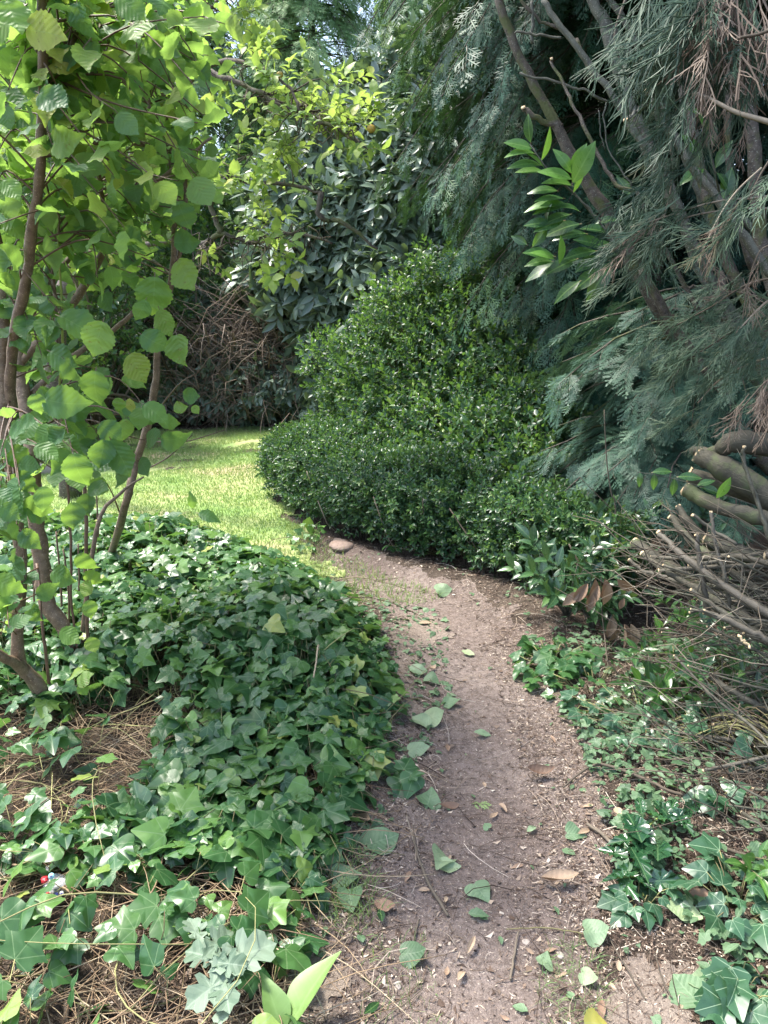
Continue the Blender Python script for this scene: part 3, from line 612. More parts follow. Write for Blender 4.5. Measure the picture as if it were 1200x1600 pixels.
ivy_clump(1010, 1140, 60, .30, .28, .065, 'ivy creeping under the thin twigs of the brush pile', 'ivyv', .10)
ivy_clump(1160, 1180, 40, .22, .28, .07, 'ivy at the right edge beneath the brush pile stems', 'ivyv', .12)
ivy_clump(1060, 1080, 60, .25, .25, .06, 'ivy leaves showing between the lower stems of the brush pile', 'ivy', .16)
ivy_clump(930, 1080, 46, .2, .2, .05, 'scattered small ivy left of the brush pile twigs', 'ivy', .06)
ivy_clump(1150, 1080, 50, .25, .3, .06, 'ivy in the shade beneath the cut stems at the right', 'ivyv', .2)
ivy_clump(1120, 1262, 7, .07, .05, .085, 'bluish ivy sprig above the holly cutting on bare litter', 'ivyv', .05)
ivy_clump(700, 870, 50, .5, .12, .055, 'small ivy growing at the foot of the clipped hedge', hgt=.05)
ivy_clump(480, 850, 26, .12, .2, .06, 'pale young ivy sprouting where the lawn meets the path', hgt=.10, rv=(.5, .8))
ivy_clump(1000, 1415, 14, .10, .07, .06, 'wilted ivy scraps under the holly cutting', 'ivyv', .03)
# ================================================================ SHRUBS BUILT FROM LEAFY SHOOTS
def shell_shoots(mb, blobs, n, tpl, size, inner=.25, up=.5, rj=.12, nf=.9, box=None, rv=(0, 1), outw=1.0, ncheck=True, down=0.):
    bl = np.array(blobs, float); area = (bl[:, 3] * bl[:, 4] + bl[:, 4] * bl[:, 5] + bl[:, 3] * bl[:, 5]); pr = area / area.sum()
    bi = rng.choice(len(bl), n * 2, p=pr); d = rdir(n * 2); c = bl[bi, :3]; r = bl[bi, 3:]
    f = 1 - inner * rng.random(n * 2) ** 1.5 + rj * sn(d * 1.0 + c * .7, 2.2 * nf) * .8
    p = c + d * r * f[:, None]; ok = p[:, 2] > h(p[:, 0], p[:, 1]) + .02
    if ncheck:
        for j in range(len(bl)):
            q = (((p - bl[j, :3]) / bl[j, 3:]) ** 2).sum(1); ok &= ~((bi != j) & (q < .62))
    if box is not None: ok &= box(p)
    p = p[ok][:n]; nr = unit(d[ok][:n] / r[ok][:n]); n = len(p)
    dr = unit(nr * outw + np.array([0, 0, up]) + rng.normal(size=(n, 3)) * .45 - np.array([0, 0, down])); un = nr + np.array([0, 0, .6]) + rng.normal(size=(n, 3)) * .3
    Rm = frames(dr, un); ti = rng.integers(0, len(tpl), n); rr = rv[0] + (rv[1] - rv[0]) * rng.random(n); s = size * (.7 + .6 * rng.random(n))
    for i in range(len(tpl)): k = ti == i; mb.inst(tpl[i], p[k], Rm[k], s[k], rr[k])
    return p
def stems_in(mb, base, blobs, n, r0=.012, rn=None):
    bl = np.array(blobs, float); bi = rng.integers(0, len(bl), n); d = rdir(n); tip = bl[bi, :3] + d * bl[bi, 3:] * (.5 + .4 * rng.random(n))[:, None]
    b0 = np.array(base)[rng.integers(0, len(base), n)] + rng.normal(size=(n, 3)) * [.06, .06, 0]; b0[:, 2] = h(b0[:, 0], b0[:, 1]) - .03
    tip[:, 2] = np.maximum(tip[:, 2], b0[:, 2] + .1)
    m1 = b0 * .6 + tip * .4 + rng.normal(size=(n, 3)) * .05; m1[:, 2] += .1 * (tip - b0)[:, 2]; m2 = b0 * .25 + tip * .75 + rng.normal(size=(n, 3)) * .05
    mb.tubes(np.stack([b0, m1, m2, tip], 1), r0 * np.array([1, .7, .45, .2])[None] * (.5 + rng.random((n, 1))), 5)
def shrub(name, label, cat, blobs, n, tpl, size, mat, base, nst=60, r0=.01, twig='twig', **k):
    t_ = thing(name, label, cat, base[0]); b = MB(); shell_shoots(b, blobs, n, tpl, size, **k); b.build('foliage', M[mat], t_)
    s = MB(); stems_in(s, base, blobs, nst, r0); s.build('stems', M[twig], t_); return t_
# --- low clipped hedge along the path (footprint traced on the ground)
hp = [(-.98, 6.75), (-.62, 5.95), (-.37, 5.55), (.08, 5.05), (.6, 4.65), (.88, 4.12), (1.22, 3.85), (1.32, 4.15), (1.05, 4.75), (.74, 5.25), (.42, 6.1), (.08, 7.1), (-.38, 8.1), (-.9, 7.6)]
t_ = thing('clipped_hedge', 'low clipped evergreen hedge curving beside the path to the lawn', 'hedge', (.1, 5.8, 0))
b = MB(); q = scatter(hp, 7000); x, y = q.T; dd = pdist(x, y, hp); dx = (pdist(x + .03, y, hp) - pdist(x - .03, y, hp)) / .06; dy = (pdist(x, y + .03, hp) - pdist(x, y - .03, hp)) / .06
H = .54 + .10 * n1(x * 1.5, y * 1.5) + .08 * n3(x * 5, y * 5) - .03 * smooth(5, 4, y)
topz = h(x, y) + H * (.35 + .65 * np.sqrt(smooth(-.02, .28, dd)))
sel = rng.random(len(x)); z = np.where(sel < .62, topz - .05 * rng.random(len(x)), h(x, y) + .12 + (topz - h(x, y) - .1) * rng.random(len(x)))
def hedge_add(x, y, z, nx, ny, nz, s):
    n = len(x); dr = unit(np.stack([nx, ny, nz], -1) + rng.normal(size=(n, 3)) * .4); un = np.stack([nx, ny, .7 + 0 * nx], -1) + rng.normal(size=(n, 3)) * .3
    Rm = frames(dr, un); ti = rng.integers(0, 3, n)
    for i in range(3): k = ti == i; b.inst(boxS[i], np.stack([x, y, z], -1)[k], Rm[k], (s * (.75 + .5 * rng.random(n)))[k], np.clip(rng.normal(.45, .25, n), 0, 1)[k])
hedge_add(x, y, z, -dx * (1 - smooth(0, .3, dd)), -dy * (1 - smooth(0, .3, dd)), .8 + 0 * x, .125)
# sides of the hedge
pp = np.array(hp + [hp[0]]); sl = np.linalg.norm(np.diff(pp, axis=0), axis=1); n = 5200; si = rng.choice(len(sl), n, p=sl / sl.sum()); tt = rng.random(n); sp_ = pp[si] + (pp[si + 1] - pp[si]) * tt[:, None]
tn = (pp[si + 1] - pp[si]) / sl[si][:, None]; onx, ony = tn[:, 1], -tn[:, 0]
cx = sp_[:, 0] - onx * .0; tst = inpoly(sp_[:, 0] + onx * .03, sp_[:, 1] + ony * .03, hp); onx = np.where(tst, -onx, onx); ony = np.where(tst, -ony, ony)
v = rng.random(n) ** .8; off = .05 * sn(np.stack([sp_[:, 0], sp_[:, 1], v], -1) * 3, 1.3) + .05 * np.sin(v * math.pi) - .12 * rng.random(n)
x = sp_[:, 0] + onx * off; y = sp_[:, 1] + ony * off; z = h(x, y) + .07 + v * .42
hedge_add(x, y, z, onx, ony, .5 + 0 * x, .12)
b.build('foliage', M['box'], t_)
s = MB(); q = scatter([(a * .93 + .01, c_ * 1.0) for a, c_ in hp], 420); n = len(q); b0 = np.stack([q[:, 0], q[:, 1], h(q[:, 0], q[:, 1]) - .02], -1); tip = b0 + np.stack([rng.normal(size=n) * .12, rng.normal(size=n) * .12, .25 + .25 * rng.random(n)], -1)
s.tubes(np.stack([b0, .5 * (b0 + tip) + rng.normal(size=(n, 3)) * .03, tip], 1), .004, 4); s.build('stems', M['twig'], t_)
# --- taller privet / box shrub behind the hedge
def B(px, py, Y, rx, ry, rz):
    c = P(px, py, Y); return (c[0], c[1], c[2], rx, ry, rz)
bl = [B(572, 590, 7.8, .36, .4, .36), B(620, 610, 7.6, .42, .45, .45), B(660, 590, 7.4, .5, .5, .6), B(650, 510, 7.7, .38, .4, .42), B(700, 490, 7.6, .45, .45, .5), B(740, 570, 7.2, .5, .5, .65),
      B(770, 660, 6.7, .48, .5, .5), B(690, 680, 7.0, .55, .5, .45), B(800, 600, 6.9, .45, .45, .55), B(590, 670, 7.8, .42, .4, .4), B(770, 500, 7.4, .4, .4, .5), B(640, 690, 7.2, .4, .4, .4), B(760, 720, 6.0, .35, .35, .4), B(700, 700, 6.5, .35, .35, .4), B(850, 770, 5.2, .3, .3, .35), B(820, 720, 6.2, .4, .4, .4), B(850, 660, 6.3, .35, .35, .4)]
shrub('privet_shrub', 'rounded bright small leaved shrub rising behind the clipped hedge', 'shrub', bl, 7600, privS, .145, 'boxy', [(.6, 7.3, 0), (.3, 7.5, 0), (1.0, 7.0, 0)], 90, .012, inner=.65, rj=.5, up=.7)
bl = [B(740, 455, 8.2, .3, .3, .35), B(695, 490, 8.2, .4, .4, .4)]
shrub('tall_privet_shrub', 'slender small leaved shrub between the privet and the drooping conifer', 'shrub', bl, 1100, privS, .15, 'boxy', [(.8, 8.4, 0)], 40, .012, inner=.5, rj=.2, up=.7)
# --- big laurel at the back centre
bl = [B(560, 260, 12.2, 1.0, .9, .9), B(640, 210, 11.8, .8, .8, .9), B(480, 330, 12.2, .8, .8, .8), B(600, 360, 11.5, 1.1, .9, .9), B(520, 430, 11.6, 1.0, .8, .8), B(640, 470, 11.0, .9, .8, .9), B(700, 280, 11.0, .8, .8, 1.0), B(570, 520, 11.4, .8, .7, .7),
      B(700, 180, 11.5, .7, .7, .7), B(590, 600, 11.3, .9, .7, .6), B(450, 420, 12.2, .6, .6, .6)]
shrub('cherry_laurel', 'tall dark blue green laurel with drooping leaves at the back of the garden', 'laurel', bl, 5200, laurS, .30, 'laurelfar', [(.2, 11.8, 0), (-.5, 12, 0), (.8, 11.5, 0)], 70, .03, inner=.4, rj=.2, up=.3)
# --- low dark evergreens behind the lawn
bl = [B(470, 590, 12.0, .8, .6, .55), B(400, 600, 12.1, .8, .6, .5), B(330, 590, 12.2, .8, .6, .6), B(260, 580, 12.3, .9, .6, .7), B(180, 590, 12.4, .9, .6, .7), B(90, 580, 12.4, 1., .6, .8), B(520, 620, 11.9, .6, .5, .4), B(350, 520, 12.6, .8, .5, .6), B(240, 510, 12.7, .8, .5, .6)]
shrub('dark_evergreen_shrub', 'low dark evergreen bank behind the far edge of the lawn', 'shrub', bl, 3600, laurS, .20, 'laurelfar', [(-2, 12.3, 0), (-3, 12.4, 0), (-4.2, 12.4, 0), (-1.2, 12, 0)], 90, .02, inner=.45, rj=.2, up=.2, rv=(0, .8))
# --- tangle of bare stems above it
t_ = thing('bare_bramble_thicket', 'tangle of bare brown arching stems above the far end of the lawn', 'thicket', (-1.6, 12.1, 0)); b = MB()
n = 1900; c0 = np.array([P(px_, py_, 12.0) for px_, py_ in zip(280 + 240 * rng.random(n), 655 - 130 * rng.random(n))]); c0[:, 1] += rng.normal(size=n) * .3
az = rng.random(n) * 6.28; l = .5 + 1.0 * rng.random(n); dr = np.stack([np.cos(az), .5 * np.sin(az), .5 + .9 * rng.random(n)], -1); pts = []
for i in range(6):
    t = i / 5; pts.append(c0 + dr * (l * t)[:, None] + np.array([0, 0, -1.])[None] * (l * t * t * (.7 + .5 * np.sin(az * 3)))[:, None] * .95 + rng.normal(size=(n, 3)) * .035)
Pt = np.stack(pts, 1)
lim = P(400, 385, 12)[2]; Pt[..., 2] = np.minimum(Pt[..., 2], lim + .3 * n1(Pt[..., 0] * 2, Pt[..., 0] * 0)); b.tubes(Pt, np.linspace(.007, .003, 6)[None] * (.6 + .8 * rng.random((n, 1))), 4)
b.build('stems', M['paletwig'], t_)
b = MB(); bl = [B(340, 440, 12.4, .8, .4, .6), B(430, 520, 12.3, .7, .4, .5), B(300, 500, 12.2, .7, .4, .5)]; shell_shoots(b, bl, 500, privS, .16, inner=.8); b.build('foliage', M['boxy'], t_)
# --- left background shrubs behind the hazel
bl = [B(60, 440, 9.5, 1.2, .8, 1.2), B(-80, 500, 9.0, 1.2, .8, 1.4), B(190, 480, 11.5, 1.0, .7, 1.0), B(10, 300, 10, 1.3, .8, 1.2), B(160, 330, 11.8, 1.2, .7, 1.2), B(-60, 620, 8.6, 1.1, .7, .8), B(300, 330, 12.8, 1.0, .7, 1.0), B(120, 550, 11.8, 1., .7, .8)]
shrub('mixed_shrub', 'leafy green shrub in the background behind the hazel', 'shrub', bl, 3800, privS, .26, 'boxy', [(-4, 10.5, 0), (-5, 9.5, 0), (-3, 12, 0)], 80, .025, inner=.5, rj=.25)

# ================================================================ CONIFERS
def conifer(name, label, base, H, n, Lf, tpl, ss, mat, zmin=.3, rise=.25, droop=.6, step=.5, tr=.12, azr=None, group=None, rv=(0, 1), lean=(0, 0), hang=.35, azk=None, wr=1., start=.25, ends=1.0, cat='conifer'):
    base = np.array([base[0], base[1], float(h(base[0], base[1]))]); t_ = thing(name, label, cat, base, group)
    tb = tube1([base - [0, 0, .1], base + [lean[0] * .5, lean[1] * .5, H * .5], base + [lean[0], lean[1], H]], [tr, tr * .6, .02], 14, 9, .01); tb.build('trunk', M['cbark'], t_)
    pos = []; D = []; N = []; S = []; RV = []; wood_ = []; wr_ = []
    for i in range(n):
        fz = rng.random(); z = zmin + fz * (H - zmin); az = rng.random() * 6.28 if azr is None else azr[0] + rng.random() * (azr[1] - azr[0])
        L = Lf(z, az) * (.8 + .4 * rng.random()); 
        if L < .15: continue
        o = base + np.array([lean[0] * z / H, lean[1] * z / H, z]); hd = np.array([math.cos(az), math.sin(az), 0.]); m = 7; t = np.linspace(0, 1, m)[:, None]
        dp = droop * (.7 + .6 * rng.random()); c = o + hd * L * t + np.array([0, 0, 1.]) * L * (rise * t - dp * t * t) + rng.normal(size=(m, 3)) * .012 * L
        wood_.append(c); wr_.append(np.linspace(.010, .0025, m) * (L + .3) * wr); brv = rng.random(); side = np.array([-hd[1], hd[0], 0.])
        k = max(3, int(L * (1 - start) / (ss * step))); 
        for j in range(k + 1):
            tt = start + (1 - start) * (j + .3 * rng.random()) / k
            if tt > 1: tt = 1.
            f = tt * (m - 1); a = min(int(f), m - 2); p = c[a] + (c[a + 1] - c[a]) * (f - a); tg = unit(c[a + 1] - c[a])
            for sg in ((-1, 1) if j < k else (0,)):
                d = tg * .75 + side * sg * (.75 - .2 * tt) + np.array([0, 0, -hang]) + rng.normal(size=3) * .14; nn_ = np.array([0, 0, 1.]) + hd * (.35 + .5 * hang) + rng.normal(size=3) * .28
                pos.append(p); D.append(d); N.append(nn_); S.append(ss * (1.15 - .35 * tt) * (.75 + .5 * rng.random())); RV.append(.55 * brv + .45 * rng.random())
    pos = np.array(pos); D = np.array(D); N = np.array(N); S = np.array(S); RV = rv[0] + (rv[1] - rv[0]) * np.array(RV)
    Rm = frames(D, N); ti = rng.integers(0, len(tpl), len(pos)); b = MB()
    for i in range(len(tpl)): k = ti == i; b.inst(tpl[i], pos[k], Rm[k], S[k], RV[k], mix=.35)
    b.build('foliage', M[mat], t_, smooth_=False)
    w_ = MB(); w_.tubes(np.array(wood_), np.array(wr_), 4); w_.build('branches', M['cbark'], t_)
    return t_
cone = lambda H, L0, L1=.15: (lambda z, az: L0 + (L1 - L0) * (z / H) ** 1.3)
# far row closing the garden
for i, (x_, y_, H_, L_, lab) in enumerate([(-7.2, 15.5, 10.5, 2.2, 'bright green conifer far left behind the hazel crown'), (-4.6, 17, 11.5, 2.3, 'tall sunlit conifer behind the apple tree, left one'), (-1.9, 16.9, 10.8, 2.2, 'tall sunlit conifer with layered sprays behind the apple tree, second of the row'), (.6, 16.9, 11, 2.2, 'sunlit conifer behind the top of the laurel'), (2.4, 15.5, 11, 2.3, 'conifer mostly hidden behind the drooping conifer')]):
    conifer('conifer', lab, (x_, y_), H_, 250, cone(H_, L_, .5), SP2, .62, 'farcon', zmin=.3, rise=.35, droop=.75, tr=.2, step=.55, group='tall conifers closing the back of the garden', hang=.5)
conifer('conifer', 'tall layered conifer directly above the apple branches, sprays in overlapping tiers', (-1.2, 14.4), 9.5, 420, cone(9.5, 2.0, .5), SP1, .46, 'farcon', zmin=1.5, rise=.35, droop=.7, tr=.12, step=.5, group='tall conifers closing the back of the garden', hang=.45, azr=(2.6, 6.8))
conifer('conifer', 'tall layered conifer between the hazel crown and the apple branches', (-3.7, 14.8), 9.8, 420, cone(9.8, 2.1, .5), SP1, .46, 'farcon', zmin=1., rise=.35, droop=.7, tr=.12, step=.5, group='tall conifers closing the back of the garden', hang=.45, azr=(2.6, 6.8))
conifer('conifer', 'tall layered conifer above the laurel at the top of the view', (.9, 14.6), 9.5, 420, cone(9.5, 2.0, .5), SP1, .46, 'farcon', zmin=1.5, rise=.35, droop=.7, tr=.12, step=.5, group='tall conifers closing the back of the garden', hang=.45, azr=(2.6, 6.8))
for x_, y_, lab in [(6.2, 4.6, 'dark conifer in the shade beyond the leaning trunks, nearest the right edge'), (6.4, 7.2, 'dark conifer in the shade beyond the leaning trunks, middle one'), (5.2, 9.6, 'dark conifer in the shade behind the drooping conifer'), (3.4, 11.5, 'conifer standing behind the drooping conifer, right of the laurel'), (6.6, 2.4, 'unseen conifer outside the right edge, kept to block sky light')]:  # last one is out of view, kept to block sky light from the right
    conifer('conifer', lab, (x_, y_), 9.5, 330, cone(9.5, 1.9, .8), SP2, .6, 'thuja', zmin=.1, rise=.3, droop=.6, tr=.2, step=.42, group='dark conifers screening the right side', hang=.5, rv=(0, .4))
# central drooping conifer
conifer('drooping_conifer', 'large conifer with drooping blue green sprays right of the laurel', (2.5, 7.5), 6.8, 380, lambda z, az: (.95 + .27 * z), SP1, .34, 'thujag', zmin=.1, rise=.3, droop=.75, tr=.11, step=.42, hang=.55, rv=(.1, .9), start=.15, wr=.5, azr=(1.9, 4.15))
conifer('shade_toned_conifer', 'conifer darkened in colour to stand for the shaded hollow behind the mossy leaning trunks', (3.3, 8.3), 7.5, 300, lambda z, az: 1.5, SP1, .36, 'thuja', zmin=.1, rise=.2, droop=.6, tr=.1, step=.42, hang=.6, rv=(0, .2), wr=.4)  # low rv on these three puts the hollow's shade into the foliage colour
conifer('shade_toned_conifer', 'conifer darkened in colour to stand for the shaded gap behind the leaning trunks', (4.3, 6.6), 7.0, 260, lambda z, az: 1.45, SP1, .36, 'thuja', zmin=.1, rise=.2, droop=.5, tr=.13, step=.45, hang=.5, rv=(0, .35), wr=.6)
conifer('shade_toned_conifer', 'dark conifer at the right edge behind the brush pile', (4.9, 4.2), 6.5, 170, lambda z, az: 1.3, SP1, .40, 'thuja', zmin=.1, rise=.2, droop=.5, tr=.13, step=.5, hang=.5, rv=(0, .5))
# young conifer in front with fern-like sprays
conifer('young_conifer', 'low spreading conifer with fern like silvery sprays right of the hedge', (2.05, 4.85), 1.85, 60, lambda z, az: (.78 + .12 * math.sin(z * 9)), SP0, .27, 'thuja', zmin=.4, rise=.22, droop=.5, tr=.03, step=.36, azr=(2.4, 4.6), hang=.2, rv=(.4, 1.), start=.4)
# ================================================================ HAZEL (left foreground)
hb = G(85, 1120); hz_t = thing('hazel', 'many stemmed hazel with bright back lit leaves rising from the ivy on the left', 'hazel', hb)
def pl(*a): return [P(*q) for q in a]
def gnd(px, py, dz=-.03): g = G(px, py); g[2] += dz; return g
stems = [  # (points, radii px-ish at 2.7 m in metres, material)
    ([gnd(84, 1118), P(60, 1070, 2.75), P(30, 1035, 2.72), P(28, 975, 2.7), P(33, 887, 2.68), P(24, 800, 2.66), P(14, 712, 2.64), P(8, 638, 2.62), P(4, 540, 2.6), P(6, 446, 2.6)], [.03, .026, .024, .024, .023, .026], 'hbark'),
    ([gnd(84, 1118), P(40, 1050, 2.72), P(2, 1025, 2.6), P(-60, 990, 2.5)], [.024, .022, .02, .02], 'hbark'),
    ([P(14, 690, 2.66), P(16, 600, 2.6), P(24, 515, 2.5), P(42, 430, 2.4), P(51, 350, 2.32), P(61, 283, 2.25), P(65, 200, 2.2), P(66, 100, 2.15), P(64, -60, 2.1), P(60, -260, 2.1)], [.021, .019, .0165, .0145, .013, .011], 'hbark'),
    ([gnd(118, 1075), P(104, 992, 3.0), P(74, 944, 3.0), P(66, 887, 3.0), P(57, 822, 3.0), P(50, 740, 3.0), P(44, 650, 3.05), P(30, 560, 3.1), P(60, 470, 3.2), P(110, 400, 3.3)], [.03, .034, .036, .036, .032, .02, .012], 'hbark'),
    ([gnd(128, 1078), P(122, 1030, 3.0), P(112, 940, 3.0), P(110, 840, 3.0), P(104, 740, 3.0)], [.007, .006, .006, .005], 'hbarkthin'),
    ([gnd(138, 1060), P(137, 1000, 3.0), P(134, 900, 3.0), P(134, 790, 3.0), P(128, 690, 3.05)], [.009, .008, .008, .007], 'hbarkthin'),
    ([gnd(82, 1118), P(76, 1060, 2.8), P(66, 975, 2.8), P(58, 880, 2.9)], [.007, .0065, .006], 'hbarkthin'),
    ([gnd(140, 1050), P(150, 1020, 3.0), P(175, 985, 3.1)], [.008, .006, .004], 'hbark'),
    ([gnd(162, 895), P(190, 812, 3.7), P(213, 722, 3.65), P(232, 660, 3.6), P(244, 590, 3.55), P(247, 500, 3.5), P(262, 465, 3.5), P(272, 400, 3.45), P(273, 300, 3.4), P(262, 190, 3.4), P(240, 60, 3.3), P(236, -80, 3.3)], [.024, .022, .019, .017, .014, .012, .01], 'hbark'),
    ([P(268, 435, 3.5), P(285, 380, 3.45), P(290, 300, 3.4), P(288, 220, 3.4)], [.012, .010, .009], 'hbark'),
    ([P(30, 570, 3.1), P(90, 500, 3.1), P(130, 450, 3.1), P(170, 377, 3.0), P(200, 323, 3.0), P(233, 293, 3.0), P(277, 258, 3.0), P(330, 215, 3.0)], [.02, .018, .014, .012, .008, .005], 'hbark'),
    ([P(45, 620, 3.1), P(110, 560, 3.15), P(165, 525, 3.2), P(205, 490, 3.2), P(240, 440, 3.2)], [.016, .013, .01, .007], 'hbark'),
    ([P(120, 1070, 3.05), P(150, 830, 3.1), P(190, 770, 3.2), P(225, 745, 3.3)], [.012, .010, .007, .004], 'hbark'),
    ([P(90, 640, 2.8), P(98, 520, 2.6), P(92, 410, 2.5), P(88, 330, 2.5)], [.0045, .004, .003], 'grn'),
    ([P(100, 700, 3.0), P(92, 560, 2.9), P(84, 450, 2.9), P(78, 380, 2.9)], [.008, .007, .006], 'hbarkthin'),
    ([P(80, 130, 2.2), P(130, 40, 2.3), P(190, -30, 2.4), P(260, -120, 2.4)], [.008, .006, .004], 'hbarkthin'),
    ([P(10, 420, 2.7), P(-20, 300, 2.6), P(-60, 100, 2.6)], [.012, .01, .008], 'hbark'),
    ([P(230, 300, 3.0), P(232, 150, 3.0), P(238, 20, 2.9), P(240, -100, 2.9)], [.008, .006, .005], 'hbarkthin'),
    ([P(170, 377, 3.0), P(150, 220, 2.7), P(170, 60, 2.6), P(160, -100, 2.5)], [.009, .007, .005], 'hbarkthin'),
]
# extra thin vertical shoots at the base
for px_, py_, tx, ty in [(108, 1040, 100, 860), (118, 1000, 122, 850), (50, 1040, 52, 900), (150, 900, 148, 740), (95, 1030, 88, 830)]:
    g = gnd(px_, py_ + 20); stems.append(([g, P((px_ + tx) / 2 + 4, (py_ + ty) / 2, g[1] - .02), P(tx, ty, g[1])], [.006, .005, .004], 'hbarkthin'))
M['grn'] = rampmat('green young shoot', [(0, (.22, .30, .07)), (1, (.30, .36, .1))])
M['grn'].name = 'green young shoot'
SP = []
for pts, rd, mt in stems:
    rd = [r_ * .92 for r_ in rd]
    tube1(pts, rd, len(pts) * 4, 10, .0015).build('stem', M[mt], hz_t); SP.append(interp(pts, 24))
c = P(6, 446, 2.6); tube1([c - [0, 0, .004], c + [.002, 0, .012]], [.0255, .022], 4, 12).build('cut_end', M['cut'], hz_t)
SPa = np.concatenate(SP)
hl = MB(); htw = MB()
def sampoly(poly, n):
    p = np.array(poly, float); lo = p.min(0); hi = p.max(0); q = lo + rng.random((n * 6, 2)) * (hi - lo); return q[inpoly(q[:, 0], q[:, 1], poly)][:n]
def hazel_twigs(poly, n, y0, y1, ls=(.055, .088), nl=(3, 6), rv=(0.1, 1), face=.55):
    for px_, py_ in sampoly(poly, n):
        Y = y0 + (y1 - y0) * rng.random(); tp = P(px_, py_, Y); d = np.linalg.norm((SPa - tp) * [1, 1, 1.9], axis=1); j = rng.choice(np.argsort(d)[:14]); s0 = SPa[j]
        if d[j] > .6: s0 = tp + unit(s0 - tp) * .45
        mid = .5 * (s0 + tp) + [0, 0, .06] + rng.normal(size=3) * .03; k = rng.integers(*nl) + 1; c_ = interp([s0, mid, tp], 12)
        htw.tubes(c_[None], np.linspace(.0035, .0014, 12)[None], 4)
        for i in range(k):
            t = 1 - .5 * i / k * min(1, .35 / (np.linalg.norm(tp - s0) + .01)) * 2; t = max(.15, t); f = t * 11; a = min(int(f), 10); p = c_[a] + (c_[a + 1] - c_[a]) * (f - a); tg = unit(c_[a + 1] - c_[a])
            sd_ = unit(np.cross(tg, [0, 0, 1])) * (1 if i % 2 else -1); 
            if i == 0: sd_ = sd_ * .2
            d_ = unit(tg * .6 + sd_ * 1.0 + np.array([0, 0, .1 - .5 * rng.random()]) + rng.normal(size=3) * .55); nr = np.array([0, 0, .8]) + np.array([0, -face, 0]) * (rng.random() * 1.3) + rng.normal(size=3) * .5
            L = ls[0] + (ls[1] - ls[0]) * rng.random(); r_ = rv[0] + (rv[1] - rv[0]) * rng.random() ** 1.3
            hl.inst(hazelT[rng.integers(7)], (p + d_ * .14 * L)[None], frames(d_[None], nr[None]), [L], [r_], mix=0)
hazel_twigs([(-60, -60), (340, -60), (350, 60), (330, 190), (330, 300), (260, 360), (-60, 380)], 270, 2.0, 3.5, rv=(.1, 1), face=.3)
hazel_twigs([(-60, -60), (340, -60), (330, 190), (310, 300), (200, 420), (-60, 430)], 150, 3.0, 4.3, rv=(.2, 1), face=.3)
hazel_twigs([(-40, 330), (270, 330), (255, 420), (200, 460), (60, 540), (-40, 560)], 54, 2.3, 3.6, rv=(.0, .6), face=.4)
hazel_twigs([(30, 560), (120, 540), (170, 600), (150, 700), (250, 640), (235, 720), (130, 790), (30, 700)], 24, 2.2, 3.1, (.065, .10), (2, 4), rv=(.1, .7), face=1.1)
hazel_twigs([(-20, 760), (60, 740), (70, 860), (-20, 900)], 12, 2.1, 2.4, (.05, .08), (2, 4), rv=(0, .35), face=1.1)
hazel_twigs([(-20, 900), (30, 900), (30, 1000), (-20, 1010)], 6, 2.3, 2.8, (.06, .085), (2, 3), rv=(.1, .5), face=.9)
def hleaf(px_, py_, wpx, rot, Y=2.3, rv=.5, tilt=.4):
    L = wpx * Y / FP * .95 * (.85 + .3 * rng.random()); d_ = np.array([math.sin(R_(rot)), -.15, math.cos(R_(rot))]); nr = np.array([.1, -1., .45]) + rng.normal(size=3) * tilt
    d_ = unit(d_); Rm = frames(d_[None], nr[None]); hl.inst(hazelT[rng.integers(7)], (P(px_, py_, Y) - d_ * L * .5)[None], Rm, [L], [rv], mix=0)
